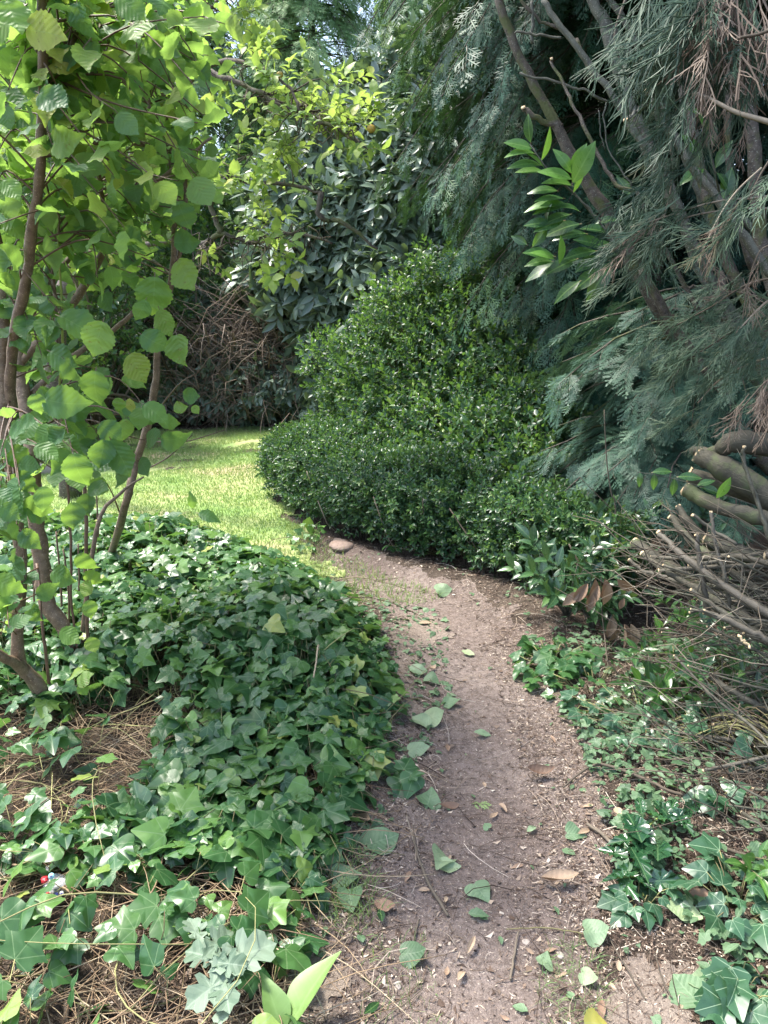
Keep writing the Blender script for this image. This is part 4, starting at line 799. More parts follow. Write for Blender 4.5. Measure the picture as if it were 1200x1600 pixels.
for a in [(292, 431, 50, 150, 2.3, .8), (240, 462, 52, 185, 2.3, .6), (257, 505, 46, 160, 2.3, .75), (240, 534, 50, 120, 2.2, .15), (283, 548, 55, 165, 2.2, .7), (222, 486, 40, 200, 2.3, .6), (215, 575, 46, 150, 2.4, .9), (152, 530, 54, 200, 2.1, .78), (114, 578, 50, 140, 2.1, .3), (122, 505, 56, 110, 2.2, .12), (146, 606, 52, 190, 2.1, .5), (98, 630, 58, 100, 2.1, .15), (60, 630, 38, 160, 2.1, .12), (100, 560, 44, 115, 2.3, .2),
          (246, 645, 50, 120, 2.2, .45), (272, 690, 44, 100, 2.2, .1), (218, 655, 40, 190, 2.25, .6), (196, 672, 36, 180, 2.3, .8), (170, 675, 40, 130, 2.2, .05), (185, 632, 22, 190, 2.3, .7), (204, 634, 24, 170, 2.3, .97), (300, 618, 30, 95, 2.4, .15), (282, 637, 28, 70, 2.4, .8), (306, 640, 18, 130, 2.4, .8), (75, 705, 52, 110, 2.2, .45), (45, 660, 34, 100, 2.2, .35), (120, 735, 62, 170, 2.15, .35), (190, 715, 60, 150, 2.2, .3), (160, 710, 46, 190, 2.2, .25), (114, 806, 46, 175, 2.2, .3), (155, 766, 40, 100, 2.3, .1), (55, 795, 44, 120, 2.15, .15), (70, 780, 40, 170, 2.1, .1), (48, 842, 40, 130, 2.1, .1), (15, 800, 40, 120, 2.1, .1), (30, 880, 36, 160, 2.1, .2),
          (132, 880, 36, 150, 2.7, .6), (142, 905, 38, 130, 2.7, .75), (137, 920, 28, 200, 2.7, .85), (142, 952, 34, 160, 2.7, .65), (110, 993, 36, 110, 2.7, .6), (144, 1008, 26, 160, 2.7, .85), (128, 1060, 30, 40, 2.7, .7), (130, 1078, 24, 150, 2.7, .6), (100, 900, 40, 110, 2.8, .4), (10, 915, 44, 120, 2.4, .55), (55, 958, 40, 140, 2.6, .4), (207, 378, 46, 120, 2.4, .3), (292, 377, 40, 85, 2.5, .1), (340, 300, 44, 110, 2.8, .75), (20, 295, 46, 130, 2.0, .55), (70, 48, 56, 95, 2.0, .97), (22, 30, 50, 160, 2.0, .6), (85, 160, 56, 120, 2.0, .1), (185, 200, 48, 100, 2.3, .6), (183, 275, 44, 170, 2.3, .95), (225, 265, 44, 60, 2.3, .9), (175, 235, 44, 110, 2.3, .92), (150, 10, 60, 100, 2.1, .95), (205, 10, 50, 120, 2.1, .5)]:
    hleaf(*a)
htw.build('twigs', M['hbarkthin'], hz_t); hl.build('foliage', M['hazel'], hz_t)
# side twigs on the right stem
for a_ in [[(247, 640, 3.55), (280, 600, 3.3), (305, 585, 3.2)], [(245, 690, 3.6), (290, 690, 3.4), (350, 672, 3.3)], [(240, 640, 3.5), (200, 648, 3.3), (120, 645, 3.0)], [(225, 735, 3.6), (262, 715, 3.4), (300, 680, 3.3)], [(190, 810, 3.7), (175, 770, 3.6), (160, 745, 3.5)]]:
    tube1(pl(*a_), [.0045, .003, .0015], 8, 5).build('twig', M['hbarkthin'], hz_t)

# seedlings in the ivy
def seedling(px_, py_, Y, leaves, label, mat='hazel', tmpl=None):
    top = P(px_, py_, Y); b0 = np.array([top[0] + .01, Y + .02, float(h(top[0], Y))]); t_ = thing('seedling', label, 'seedling', b0); tube1([b0, .5 * (b0 + top) + [.01, 0, 0], top], [.003, .002, .0015], 6, 5).build('stem', M['grn'], t_); b = MB()
    for dx, dy, s, rot, rv in leaves:
        d_ = unit(np.array([math.sin(R_(rot)), -.35, math.cos(R_(rot))])); L = s * Y / FP; p = P(px_ + dx, py_ + dy, Y) - d_ * L * .45
        b.inst((tmpl or [limeT])[rng.integers(len(tmpl or [1]))], p[None], frames(d_[None], (np.array([0, -.8, 1.]) + rng.normal(size=3) * .2)[None]), [L], [rv], mix=0)
    b.build('leaves', M[mat], t_); return t_
seedling(430, 1000, 3.15, [(20, -10, 58, 90, .35), (-20, 18, 62, 200, .32), (5, 5, 50, 140, .35)], 'seedling with round pale green leaves standing above the middle of the ivy')
seedling(262, 880, 4.3, [(-18, 5, 34, 240, .1), (14, 10, 34, 120, .1), (0, -12, 26, 20, .15)], 'small leafed seedling above the ivy near the leaning hazel stem')
seedling(300, 800, 5.0, [(-30, 6, 34, 260, .05), (24, 6, 36, 100, .05), (0, -16, 26, 0, .1), (-8, 20, 26, 170, .1)], 'dark green seedling at the back edge of the ivy by the lawn', tmpl=appleT)
seedling(230, 820, 4.6, [(-20, 0, 34, 260, .05), (18, -6, 30, 80, .1), (4, 14, 30, 160, .08)], 'leafy seedling beside the foot of the leaning hazel stem', tmpl=appleT)
seedling(482, 830, 5.5, [(-12, 8, 22, 240, .6), (10, 4, 20, 110, .5), (0, -12, 22, 10, .5)], 'pale seedling at the corner where the lawn becomes path')

# ================================================================ APPLE TREE
ab = np.array([-2.75, 6.6, float(h(-2.75, 6.6))]); at = thing('apple_tree', 'old apple tree with yellow green leaves and twisted dark twigs over the lawn', 'apple tree', ab)
tube1([ab - [0, 0, .1], P(85, 560, 6.5), P(110, 440, 6.4), P(180, 330, 6.3), P(250, 240, 6.2)], [.10, .085, .08, .06, .04], 18, 10, .008).build('trunk', M['cbark'], at)
limbs = [[(180, 330, 6.3), (250, 160, 6.0), (340, 97, 5.7), (395, 103, 5.5), (450, 135, 5.4), (470, 175, 5.3)], [(200, 250, 6.2), (300, 122, 5.8), (345, 120, 5.6), (395, 140, 5.5), (440, 162, 5.4), (520, 200, 5.3), (565, 225, 5.3)],
         [(150, 390, 6.3), (260, 290, 6.0), (330, 275, 5.7), (390, 283, 5.6), (460, 290, 5.5), (500, 300, 5.4)], [(140, 400, 6.3), (262, 375, 6.0), (315, 380, 5.8), (345, 365, 5.7), (400, 380, 5.7), (450, 365, 5.7), (520, 380, 5.6)],
         [(250, 240, 6.2), (300, 60, 6.0), (360, -20, 5.9)], [(345, 365, 5.7), (330, 320, 5.7), (345, 290, 5.6), (370, 250, 5.6)], [(500, 300, 5.4), (500, 340, 5.4), (540, 350, 5.4), (590, 390, 5.4)]]
AP = []
for l in limbs:
    p = pl(*l); tube1(p, [.024, .019, .014, .008], len(p) * 4, 7, .006).build('limb', M['cbark'], at); AP.append(interp(p, 20)[5:])
AP = np.concatenate(AP); tw = MB(); lf = MB()
def apple_bits(poly, n, y0, y1, rv=(0, 1), leaves=True, L=.09):
    for px_, py_ in sampoly(poly, n):
        tp = P(px_, py_, y0 + (y1 - y0) * rng.random()); j = rng.choice(np.argsort(np.linalg.norm(AP - tp, axis=1))[:6]); s0 = AP[j]
        c_ = np.stack([s0 + (tp - s0) * t + (rng.normal(size=3) * .03 if 0 < t < 1 else 0) for t in np.linspace(0, 1, 6)]); tw.tubes(c_[None], np.linspace(.005, .002, 6)[None], 4)
        if leaves:
            d_ = unit(tp - s0 + np.array([0, 0, .3 * np.linalg.norm(tp - s0) + .05])); lf.inst(appS[rng.integers(2)], tp[None], frames(d_[None], np.array([[0, -.3, 1.]])), [.15 + .08 * rng.random()], [rv[0] + (rv[1] - rv[0]) * rng.random()])
            lf.inst(appS[rng.integers(2)], c_[3][None], frames(unit(d_ + rng.normal(size=3) * .6)[None], np.array([[0, -.3, 1.]])), [.14 + .08 * rng.random()], [rng.random()])
apple_bits([(350, 70), (440, 80), (540, 120), (560, 175), (520, 215), (430, 190), (370, 150)], 24, 5.2, 5.7)
apple_bits([(340, 220), (450, 215), (470, 260), (420, 310), (350, 330)], 15, 5.3, 5.8)
apple_bits([(380, 330), (440, 330), (440, 420), (400, 430)], 9, 5.4, 5.8)
apple_bits([(500, 170), (575, 180), (570, 235), (520, 240)], 7, 5.2, 5.4)
apple_bits([(340, -20), (420, -20), (400, 60), (350, 90)], 9, 5.6, 6)
apple_bits([(240, 180), (340, 180), (340, 450), (270, 420)], 9, 5.6, 6.1)
apple_bits([(270, 370), (520, 340), (520, 410), (300, 440)], 40, 5.5, 5.9, leaves=False)
apple_bits([(380, 130), (560, 200), (500, 230), (380, 220)], 22, 5.3, 5.6, leaves=False)
tw.build('twigs', M['twig'], at); lf.build('foliage', M['apple'], at)
def ball(c, r, rn=.5):
    b = MB(); u = np.linspace(0, math.pi, 9); v = []; f = []
    for a in u:
        for q in range(12): an = q / 12 * 6.283; dim = 1 - .18 * math.exp(-(a / .4) ** 2); v.append((r * math.sin(a) * math.cos(an) * dim, r * math.sin(a) * math.sin(an) * dim, r * .93 * math.cos(a) * dim))
    for i in range(8):
        for q in range(12): f += [(i * 12 + q, i * 12 + (q + 1) % 12, (i + 1) * 12 + (q + 1) % 12, (i + 1) * 12 + q)]
    b.add(np.array(v) + c, np.array(f)[:, ::-1].ravel(), np.full(len(f), 4), np.full(len(v), rn), np.zeros((len(v), 3))); return b
M['applefruit'] = rampmat('apple skin', [(0, (.45, .34, .06)), (1, (.55, .25, .08))], rough=.4)
ball(P(580, 201, 5.25), .028, .3).build('apple', M['applefruit'], at); ball(P(437, 117, 5.4), .022, .1).build('apple', M['applefruit'], at)

# ================================================================ RIGHT HAND CONIFER: LEANING LIMBS AND HANGING FOLIAGE
rb = np.array([2.9, 4.3, float(h(2.9, 4.3))]); rt = thing('leaning_conifer', 'old conifer with several mossy trunks leaning left and grey green hanging foliage', 'conifer', rb)
L_ = [([(770, -30), (800, 60), (845, 150), (900, 255), (950, 340), (1010, 450), (1110, 610), (1230, 760)], 4.6, (.023, .029, .040, .05, .06), 'cbark'),
      ([(850, 0), (880, 50), (945, 130), (990, 205), (1040, 275), (1090, 400), (1180, 560), (1260, 680)], 4.1, (.015, .018, .022, .024, .03), 'gbark'),
      ([(915, -30), (945, 40), (968, 120), (1000, 200), (1060, 330), (1120, 460), (1230, 620)], 4.3, (.03, .034, .036, .04, .045), 'gbark'),
      ([(905, -30), (960, 50), (1010, 120), (1040, 200), (1150, 330), (1260, 450)], 4.4, (.02, .022, .022, .024), 'gbark'),
      ([(862, 95), (885, 140), (905, 185), (935, 240), (960, 285), (993, 300)], 3.9, (.007, .009, .01, .01), 'cbark'),
      ([(993, 300), (1040, 390), (1110, 520), (1200, 620)], 4.0, (.01, .014, .018), 'cbark'),
      ([(1013, 143), (1030, 180), (1070, 240), (1120, 310), (1170, 380), (1240, 480)], 3.4, (.014, .017, .02, .024), 'gbark'),
      ([(1060, 100), (1080, 190), (1110, 330), (1165, 470), (1260, 600)], 4.0, (.02, .024, .03, .035), 'cbark'),
      ([(1170, -20), (1165, 80), (1178, 220), (1190, 380), (1230, 520)], 3.9, (.03, .034, .036, .04), 'cbark'),
      ([(900, 60), (925, 110), (960, 150), (1010, 220), (1050, 300)], 4.2, (.012, .015, .018, .02), 'cbark'), ([(930, -30), (990, 60), (1030, 150), (1075, 260), (1130, 380)], 4.35, (.016, .018, .02, .024), 'gbark'), ([(1040, -30), (1060, 100), (1075, 230), (1100, 330), (1150, 450)], 4.4, (.012, .014, .016, .02), 'gbark'), ([(1120, -30), (1135, 120), (1140, 280), (1175, 420)], 4.2, (.016, .018, .02, .024), 'cbark'),
      ([(832, 0), (832, 70)], 4.3, (.009, .010), 'gbark'), ([(805, 50), (840, 55), (878, 60)], 4.2, (.006, .007, .008), 'gbark'), ([(812, 115), (880, 132), (910, 140), (950, 160)], 4.15, (.006, .007, .008), 'gbark'),
      ([(818, 170), (850, 190), (880, 200)], 4.5, (.016, .018, .02), 'cbark'), ([(980, 187), (1010, 160)], 3.4, (.010, .010), 'gbark'), ([(935, 172), (940, 215), (945, 230)], 4.0, (.003, .003, .003), 'gbark'), ([(947, 160), (948, 225), (990, 295)], 4.0, (.004, .004, .005), 'gbark'),
      ([(900, 305), (925, 330), (940, 352), (960, 380)], 3.6, (.004, .005, .006), 'gbark'), ([(1080, 400), (1105, 450), (1130, 500)], 3.9, (.01, .012, .014), 'gbark'), ([(790, -30), (840, 30), (872, 45)], 4.3, (.008, .009, .01), 'cbark'), ([(1000, 420), (1060, 520), (1150, 640)], 4.2, (.02, .025, .03), 'cbark')]
for pts, Y, rd, mt in L_:
    rd = [r_ * .85 for r_ in rd]
    n = len(pts); p = [P(a, b_, Y - .25 * (i / max(1, n - 1)) * (n > 4)) for i, (a, b_) in enumerate(pts)]; tube1(p, rd, max(5, n * 4), 9, .004).build('limb', M[mt], rt)
for a_, Y, r_ in [((1012, 143), 3.4, .014), ((978, 189), 3.4, .0105), ((862, 93), 3.9, .007), ((818, 169), 4.5, .013)]:
    c = P(*a_, Y - .01); tube1([c, c + [-.003, -.004, .006]], [r_ * 1.02, r_ * .9], 3, 8).build('cut_end', M['cut'], rt)
# hanging boughs nearer the camera: branch lines then cord sprays hanging from them
cf = MB(); df = MB(); cb = MB()
def cord_bough(pts, r0, n, size, dead=.0, hang=.9, t0=.0, spread=.5, rad=(.006, .002), tpl=CORD, dr=None, thick=.06):
    p = [P(*q) for q in pts]; c_ = interp(p, 24) if len(p) > 1 else None
    cb.tubes(c_[None], np.linspace(rad[0], rad[1], 24)[None], 5)
    for i in range(int(n * .42)):
        t = t0 + (1 - t0) * rng.random(); f = t * 23; a = min(int(f), 22); q = c_[a] + (c_[a + 1] - c_[a]) * (f - a) + rng.normal(size=3) * thick * .3; tg = unit(c_[a + 1] - c_[a])
        d_ = tg * (1 - hang) + np.array([0, 0, -hang]) + rng.normal(size=3) * spread * .5; 
        if dr is not None: d_ = d_ + np.array(dr)
        nr = rng.normal(size=3); s = 1.1 * size * (.6 + .7 * rng.random())
        (df if rng.random() < dead else cf).inst(tpl[rng.integers(len(tpl))], q[None], frames(d_[None], nr[None]), [s], [rng.random()], mix=.4)
cord_bough([(1040, -60, 2.9), (1080, -30, 2.8), (1170, -50, 2.7)], .01, 52, .34, .12, 1.0, dr=(-.12, 0, 0))
cord_bough([(1015, -10, 3.0), (1045, -40, 2.9), (1080, -60, 2.9)], .01, 40, .33, .0, 1.0, dr=(-.1, 0, 0))
cord_bough([(1085, -40, 2.75), (1120, -60, 2.7), (1150, -70, 2.7)], .01, 30, .36, .85, 1.0, dr=(0.02, 0, 0), spread=.25)
cord_bough([(1240, 30, 2.5), (1190, 52, 2.55), (1150, 62, 2.6), (1130, 92, 2.65), (1105, 125, 2.7), (1092, 160, 2.75)], .01, 8, .16, .3, .8, rad=(.0055, .003))
cord_bough([(1130, 92, 2.65), (1100, 135, 2.7), (1060, 155, 2.8), (1040, 170, 2.8)], .01, 20, .26, .05, .75, dr=(-.3, 0, 0), rad=(.003, .0015))
cord_bough([(1260, 210, 2.5), (1200, 190, 2.55), (1150, 175, 2.6), (1110, 155, 2.65), (1085, 145, 2.7)], .01, 12, .13, .9, .95, rad=(.010, .005))
cord_bough([(1092, 160, 2.75), (1085, 210, 2.8), (1060, 245, 2.85), (1040, 275, 2.9), (1020, 300, 2.9)], .01, 40, .22, .03, .8, dr=(-.28, 0, 0), rad=(.003, .0015), thick=.12)
cord_bough([(1250, 295, 2.6), (1190, 308, 2.65), (1130, 313, 2.7), (1080, 325, 2.75), (1020, 345, 2.8), (985, 355, 2.85)], .01, 40, .2, .05, .75, t0=.35, dr=(-.35, 0, 0), rad=(.0045, .002), thick=.1)
cord_bough([(1240, 330, 2.6), (1180, 325, 2.65), (1120, 330, 2.7), (1060, 345, 2.75), (1010, 385, 2.8)], .01, 36, .2, .05, .75, t0=.35, dr=(-.3, 0, 0), rad=(.0045, .002), thick=.12)
cord_bough([(1190, 262, 2.5), (1150, 300, 2.5), (1120, 345, 2.5), (1090, 410, 2.5)], .01, 8, .12, .5, .8, rad=(.003, .0015))
cord_bough([(1240, 200, 2.4), (1210, 240, 2.4), (1190, 270, 2.4), (1170, 310, 2.4)], .01, 18, .2, .1, .8, dr=(-.3, 0, 0))
cord_bough([(1230, 380, 2.4), (1190, 390, 2.4), (1170, 440, 2.4), (1160, 500, 2.4)], .01, 6, .12, .8, .9, rad=(.003, .0015))
cord_bough([(985, -20, 3.2), (960, 60, 3.2), (985, 130, 3.2)], .01, 14, .2, .0, .9, dr=(-.1, 0, 0))
cord_bough([(1040, 180, 3.3), (1050, 280, 3.3), (1020, 400, 3.3)], .01, 8, .2, .0, .9, dr=(-.1, 0, 0))
# green boughs lower right
for pts in ([(1280, 430, 2.9), (1180, 440, 3.0), (1110, 480, 3.1), (1050, 512, 3.2)], [(1280, 480, 2.9), (1180, 500, 3.0), (1110, 540, 3.1), (1050, 580, 3.2)], [(1280, 560, 2.9), (1200, 560, 3.0), (1130, 590, 3.1), (1090, 630, 3.1)], [(1280, 520, 3.2), (1200, 470, 3.3), (1120, 450, 3.4)], [(1260, 440, 2.7), (1200, 470, 2.8), (1150, 520, 2.8)]):
    cord_bough(pts, .01, 44, .2, .02, .5, t0=.05, dr=(-.2, 0, .05), rad=(.006, .002), thick=.16)
cord_bough([(1260, 560, 2.5), (1205, 590, 2.5), (1175, 620, 2.5), (1150, 650, 2.5)], .01, 26, .15, 1., .95, rad=(.004, .002))
# unseen sprays added above the frame to shade the hollow below
for i in range(330):
    x0 = .95 + 3.4 * rng.random(); y0 = 3.2 + 3.3 * rng.random(); z0 = 3.95 + .25 * (y0 - 3.2) + 1.3 * rng.random(); a = rng.random() * 6.28
    for j in range(7):
        q = np.array([x0, y0, z0]) + np.array([math.cos(a), math.sin(a), -.15]) * .16 * j; d_ = np.array([math.cos(a + (1 if j % 2 else -1) * .8), math.sin(a + (1 if j % 2 else -1) * .8), -.35]) + rng.normal(size=3) * .2
        cf.inst(SP1[rng.integers(3)], q[None], frames(d_[None], np.array([[0, 0, 1.]]) + rng.normal(size=(1, 3)) * .3), [.45], [.2 * rng.random()], mix=.3)
cf.build('foliage', M['cord'], rt, smooth_=False); df.build('dead_foliage', M['deadcon'], rt, smooth_=False); cb.build('branches', M['twig'], rt)

# ================================================================ LAUREL SPRIGS
def laurel_sprig(name, label, cat, pts, leaves, mat='laurelfresh', r=(.006, .003)):
    p = pl(*pts); t_ = thing(name, label, cat, p[0]); tube1(p, r, 12, 6).build('stem', M['gbark'], t_); b = MB()
    for px_, py_, Lp, rot, Y, rv, nx in leaves:
        d_ = unit(np.array([math.sin(R_(rot)), -.25 + .3 * rng.normal() * .4, math.cos(R_(rot))])); L = .88 * Lp * Y / FP
        b.inst(laurelT[rng.integers(3)], P(px_, py_, Y)[None], frames(d_[None], np.array([[nx, -.75, .75]]) + rng.normal(size=(1, 3)) * .12), [[L * 1.25, L, L]], [rv], mix=0)
    b.build('leaves', M[mat], t_); return t_
laurel_sprig('laurel_sprig', 'sunlit cherry laurel shoot with fresh green leaves in front of the dark conifer', 'laurel', [(990, 440, 3.9), (950, 370, 3.8), (905, 310, 3.7), (860, 270, 3.6), (828, 225, 3.6)],
    [(829, 222, 42, 345, 3.6, .2, -.9), (846, 250, 50, 18, 3.6, .1, .9), (832, 232, 48, 285, 3.6, .6, 0), (835, 240, 50, 275, 3.6, .7, 0), (845, 258, 55, 280, 3.6, .3, 0), (850, 262, 40, 310, 3.6, .8, 0), (848, 268, 45, 275, 3.6, .7, 0),
     (893, 270, 46, 325, 3.6, .75, -.3), (893, 268, 46, 25, 3.6, .7, .3), (895, 285, 65, 25, 3.55, .75, .3), (893, 280, 55, 295, 3.55, .8, -.2), (893, 290, 50, 285, 3.6, .8, 0), (896, 300, 60, 15, 3.6, .7, .5), (870, 298, 45, 280, 3.6, .5, 0), (880, 310, 50, 270, 3.6, .3, 0), (885, 320, 55, 265, 3.6, .3, 0), (878, 322, 60, 275, 3.6, .8, 0), (890, 335, 50, 255, 3.6, .2, 0), (905, 330, 45, 290, 3.6, .3, 0),
     (855, 348, 30, 350, 3.6, .05, -.9), (860, 348, 46, 268, 3.6, .1, 0), (880, 345, 55, 255, 3.6, .2, 0), (905, 350, 55, 262, 3.6, .15, 0), (915, 365, 52, 275, 3.6, .1, 0), (823, 382, 30, 300, 3.6, .05, -1), (832, 385, 40, 40, 3.6, .05, .8), (866, 405, 42, 300, 3.55, .9, -.3), (874, 412, 46, 2, 3.55, .97, .2), (865, 400, 55, 280, 3.6, .4, 0), (862, 408, 45, 275, 3.6, .5, 0), (870, 412, 55, 255, 3.6, .15, 0), (900, 405, 60, 250, 3.6, .1, 0), (930, 392, 60, 262, 3.6, .2, 0), (935, 400, 50, 240, 3.6, .1, 0), (945, 385, 58, 285, 3.6, .15, 0), (950, 365, 48, 290, 3.6, .2, 0), (940, 420, 60, 235, 3.65, .05, 0), (955, 410, 70, 215, 3.65, .05, 0), (985, 305, 38, 320, 3.7, .15, -.5), (930, 350, 40, 70, 3.7, .1, .5), (935, 375, 40, 110, 3.7, .15, .4), (905, 440, 50, 240, 3.65, .1, 0)])
laurel_sprig('laurel_sprig', 'laurel leaves with one bluish shining leaf showing between the leaning trunks', 'laurel', [(1130, 330, 3.7), (1115, 260, 3.6), (1100, 200, 3.6)],
    [(1105, 225, 50, 340, 3.6, .3, 0), (1100, 190, 45, 310, 3.6, .5, 0), (1113, 228, 36, 345, 3.5, .02, -.95), (1100, 265, 50, 250, 3.6, .5, 0), (1118, 262, 45, 20, 3.6, .4, 0), (1120, 270, 40, 130, 3.6, .1, 0), (1095, 250, 50, 330, 3.6, .4, 0), (1130, 310, 50, 10, 3.6, .2, 0)])
laurel_sprig('laurel_sprig', 'thin arching shoot with pale pointed leaves above the cut logs', 'laurel', [(1180, 790, 3.0), (1110, 765, 3.0), (1060, 750, 3.0), (1025, 742, 3.0), (996, 738, 3.0)],
    [(1000, 738, 26, 180, 3.0, .3, 0), (1022, 740, 30, 175, 3.0, .1, 0), (1054, 748, 32, 180, 3.0, .1, 0), (1060, 745, 40, 80, 3.0, .2, 0), (1020, 738, 34, 75, 3.0, .2, 0), (1096, 762, 38, 100, 3.0, .1, 0), (1120, 778, 44, 25, 2.95, .95, .4), (1090, 758, 30, 60, 3.0, .3, 0)], r=(.002, .001))
M['laurelfresh2'] = M['laurelfresh']
def sap(px_, py_, n, label, Lp=60, spread=.12, hh=.3, mat='laurel'):
    g = G(px_, py_); t_ = thing('laurel_seedling', label, 'laurel', g); b = MB(); s = MB()
    for i in range(n):
        a = rng.random() * 6.28; tp = g + [spread * math.cos(a) * rng.random() ** .5, spread * math.sin(a) * rng.random() ** .5, hh * (.25 + .85 * rng.random())]; s.tubes(np.stack([g, .5 * (g + tp) + rng.normal(size=3) * .01, tp])[None], np.array([[.004, .003, .002]]), 5)
        d_ = unit(tp - g + np.array([rng.normal() * .1, -.12, 0])); b.inst(laurF[rng.integers(2)], tp[None], frames(d_[None], np.array([[0, -.5, 1.]])), [.16 * Lp / 60], [rng.random()])
    b.build('leaves', M[mat], t_); s.build('stems', M['gbark'], t_); return t_
sap(885, 965, 20, 'glossy dark laurel seedling at the low right end of the clipped hedge', 62, .16, .32)
sap(955, 945, 12, 'laurel seedling with pale narrow leaves in front of the low conifer', 56, .16, .42)
sap(925, 985, 12, 'dark laurel seedling beside the hanging dead brown leaves', 52, .12, .25)
sap(1085, 1000, 10, 'broad leaved seedling poking out between the cut stems of the brush pile', 46, .16, .30, 'laurelfresh')
sap(1150, 960, 9, 'laurel seedling in the dark middle of the brush pile', 46, .18, .5)
sap(1050, 930, 9, 'leafy laurel shoot pushing through the upper left of the brush pile', 46, .16, .5)
sap(1130, 1130, 9, 'dark laurel seedling under the lower cut stems at the right', 44, .16, .3)
sap(1010, 1090, 10, 'small laurel shoot with pale drooping leaves under the brush pile edge', 48, .10, .18, 'laurelfresh')
sap(1150, 1370, 4, 'small laurel seedling at the right edge above the veined ivy', 40, .04, .08, 'laurelfresh')
# dead brown hanging leaves
g = P(935, 905, 3.4); t_ = thing('dead_leaf_cluster', 'cluster of curled dead brown leaves hanging beside the brush pile', 'dead leaves', g); b = MB()
for px_, py_, L, rot in [(930, 905, 44, 185), (945, 905, 44, 170), (918, 912, 40, 215), (950, 912, 38, 180), (935, 915, 36, 200), (925, 925, 34, 190), (905, 925, 34, 230), (975, 935, 20, 200), (965, 905, 36, 130), (958, 960, 40, 190), (975, 975, 44, 175), (985, 975, 40, 165), (968, 978, 34, 200), (940, 930, 26, 260)]:
    d_ = unit(np.array([math.sin(R_(rot)), -.1, math.cos(R_(rot))])); L = L * 3.5 / FP; b.inst([rolledT, laurelT[1]][rng.integers(2)], P(px_, py_, 3.38 + rng.normal() * .03)[None], frames(d_[None], np.array([[rng.normal() * .5, -1, .2]])), [[L * 1.3, L, L]], [.3 + .6 * rng.random()], mix=0)
b.build('leaves', M['brownleaf'], t_); tube1([gnd(955, 1065), P(940, 950, 3.42), P(940, 900, 3.4)], [.004, .003, .002], 8, 5).build('stem', M['twig'], t_)
# ================================================================ BRUSH PILE: every log and cut branch its own thing
def branch(label, pts, rads, mat='pbark', name='cut_branch', cat='branch', group=None, twigs=0, cut=True, jit=.002, m=None):
    p = [P(*q) if len(q) == 3 and q[1] > 20 else np.array(q) for q in pts]; o = p[-1]
    b = tube1(p, rads, m or len(p) * 5, 9, jit); ob = b.build(name, M[mat], loc=o); ob['_o'] = [float(v) for v in o]; tag(ob, label, cat, group)
    if cut:
        d = unit(p[0] - p[1]); c = MB(); sd_ = unit(np.cross(d, [0, 0, 1.])); up_ = np.cross(sd_, d); r = rads[0] * .97; k = 12; an = np.arange(k) / k * 6.283
        v = np.concatenate([[p[0] + d * .0045], p[0] + d * .0035 + r * (np.cos(an)[:, None] * sd_ + np.sin(an)[:, None] * up_) + rng.normal(size=(k, 3)) * r * .08, p[0] - d * .004 + r * (np.cos(an)[:, None] * sd_ + np.sin(an)[:, None] * up_)])
        f = [(0, 1 + i, 1 + (i + 1) % k) for i in range(k)]; q = [(1 + i, 1 + k + i, 1 + k + (i + 1) % k, 1 + (i + 1) % k) for i in range(k)]
        c.add(v, np.array([x for t in f + q for x in t]), np.array([3] * k + [4] * k), np.full(len(v), .5), np.zeros((len(v), 3))); c.build('cut_end', M['cut'], ob)
    cc = interp(p, 20)
    for i in range(twigs):
        a = rng.integers(2, 18); s0 = cc[a]; d = unit(cc[a - 1] - cc[a]) * .7 + unit(rng.normal(size=3)) * .7 + np.array([0, 0, .25]); L = .08 + .22 * rng.random()
        tube1([s0, s0 + unit(d) * L * .5 + rng.normal(size=3) * .01, s0 + unit(d) * L + rng.normal(size=3) * .02], [rads[-1] * .3, rads[-1] * .22, .001], 6, 5).build('side_twig', M[mat], ob)
    return ob
branch('thick mossy log with sawn end, uppermost in the brush pile', [(1092, 712, 3.4), (1130, 730, 3.3), (1200, 775, 3.2), (1290, 830, 3.1)], [.035, .055, .06, .06], 'lbark', 'log', 'log', twigs=1)
branch('broken stub of trunk lying over the topmost mossy log', [(1083, 704, 3.45), (1120, 706, 3.35), (1150, 690, 3.3), (1220, 700, 3.3)], [.018, .028, .05, .05], 'lbark', 'log', 'log')
branch('dark log in shade behind the smooth sawn log', [(1078, 742, 3.5), (1140, 762, 3.4), (1220, 790, 3.35)], [.035, .04, .04], 'lbark', 'log', 'log')
branch('smooth olive log with pale ragged sawn end pointing left under the pale leaved shoot', [(1071, 765, 3.15), (1120, 790, 3.05), (1200, 812, 2.95), (1290, 835, 2.9)], [.030, .030, .032, .033], 'lbark', 'log', 'log')
branch('grey log with rough end in the middle of the brush pile', [(1104, 842, 3.1), (1150, 860, 3.0), (1200, 876, 2.95), (1290, 900, 2.9)], [.030, .032, .032, .032], 'lbark', 'log', 'log')
branch('grey green log with round sawn end low at the left of the brush pile', [(992, 848, 3.5), (1030, 875, 3.35), (1060, 893, 3.25), (1160, 950, 3.1), (1260, 1010, 3.0)], [.026, .027, .027, .027, .027], 'lbark', 'log', 'log')
branch('long pale green cut branch slanting across the front of the brush pile', [(1029, 832, 2.9), (1060, 862, 2.8), (1125, 912, 2.65), (1200, 958, 2.5), (1290, 1010, 2.4)], [.010, .013, .015, .016, .016], 'pbark', twigs=4)
branch('dark branch with torn tip behind the long pale green branch', [(1047, 808, 3.2), (1080, 845, 3.1), (1110, 870, 3.0), (1200, 935, 2.9)], [.012, .016, .018, .02], 'lbark', twigs=2)
branch('dark upright bent branch rising under the smooth sawn log', [(1060, 792, 3.3), (1080, 820, 3.2), (1130, 870, 3.1), (1220, 930, 3.0)], [.014, .017, .018, .02], 'lbark', twigs=1)
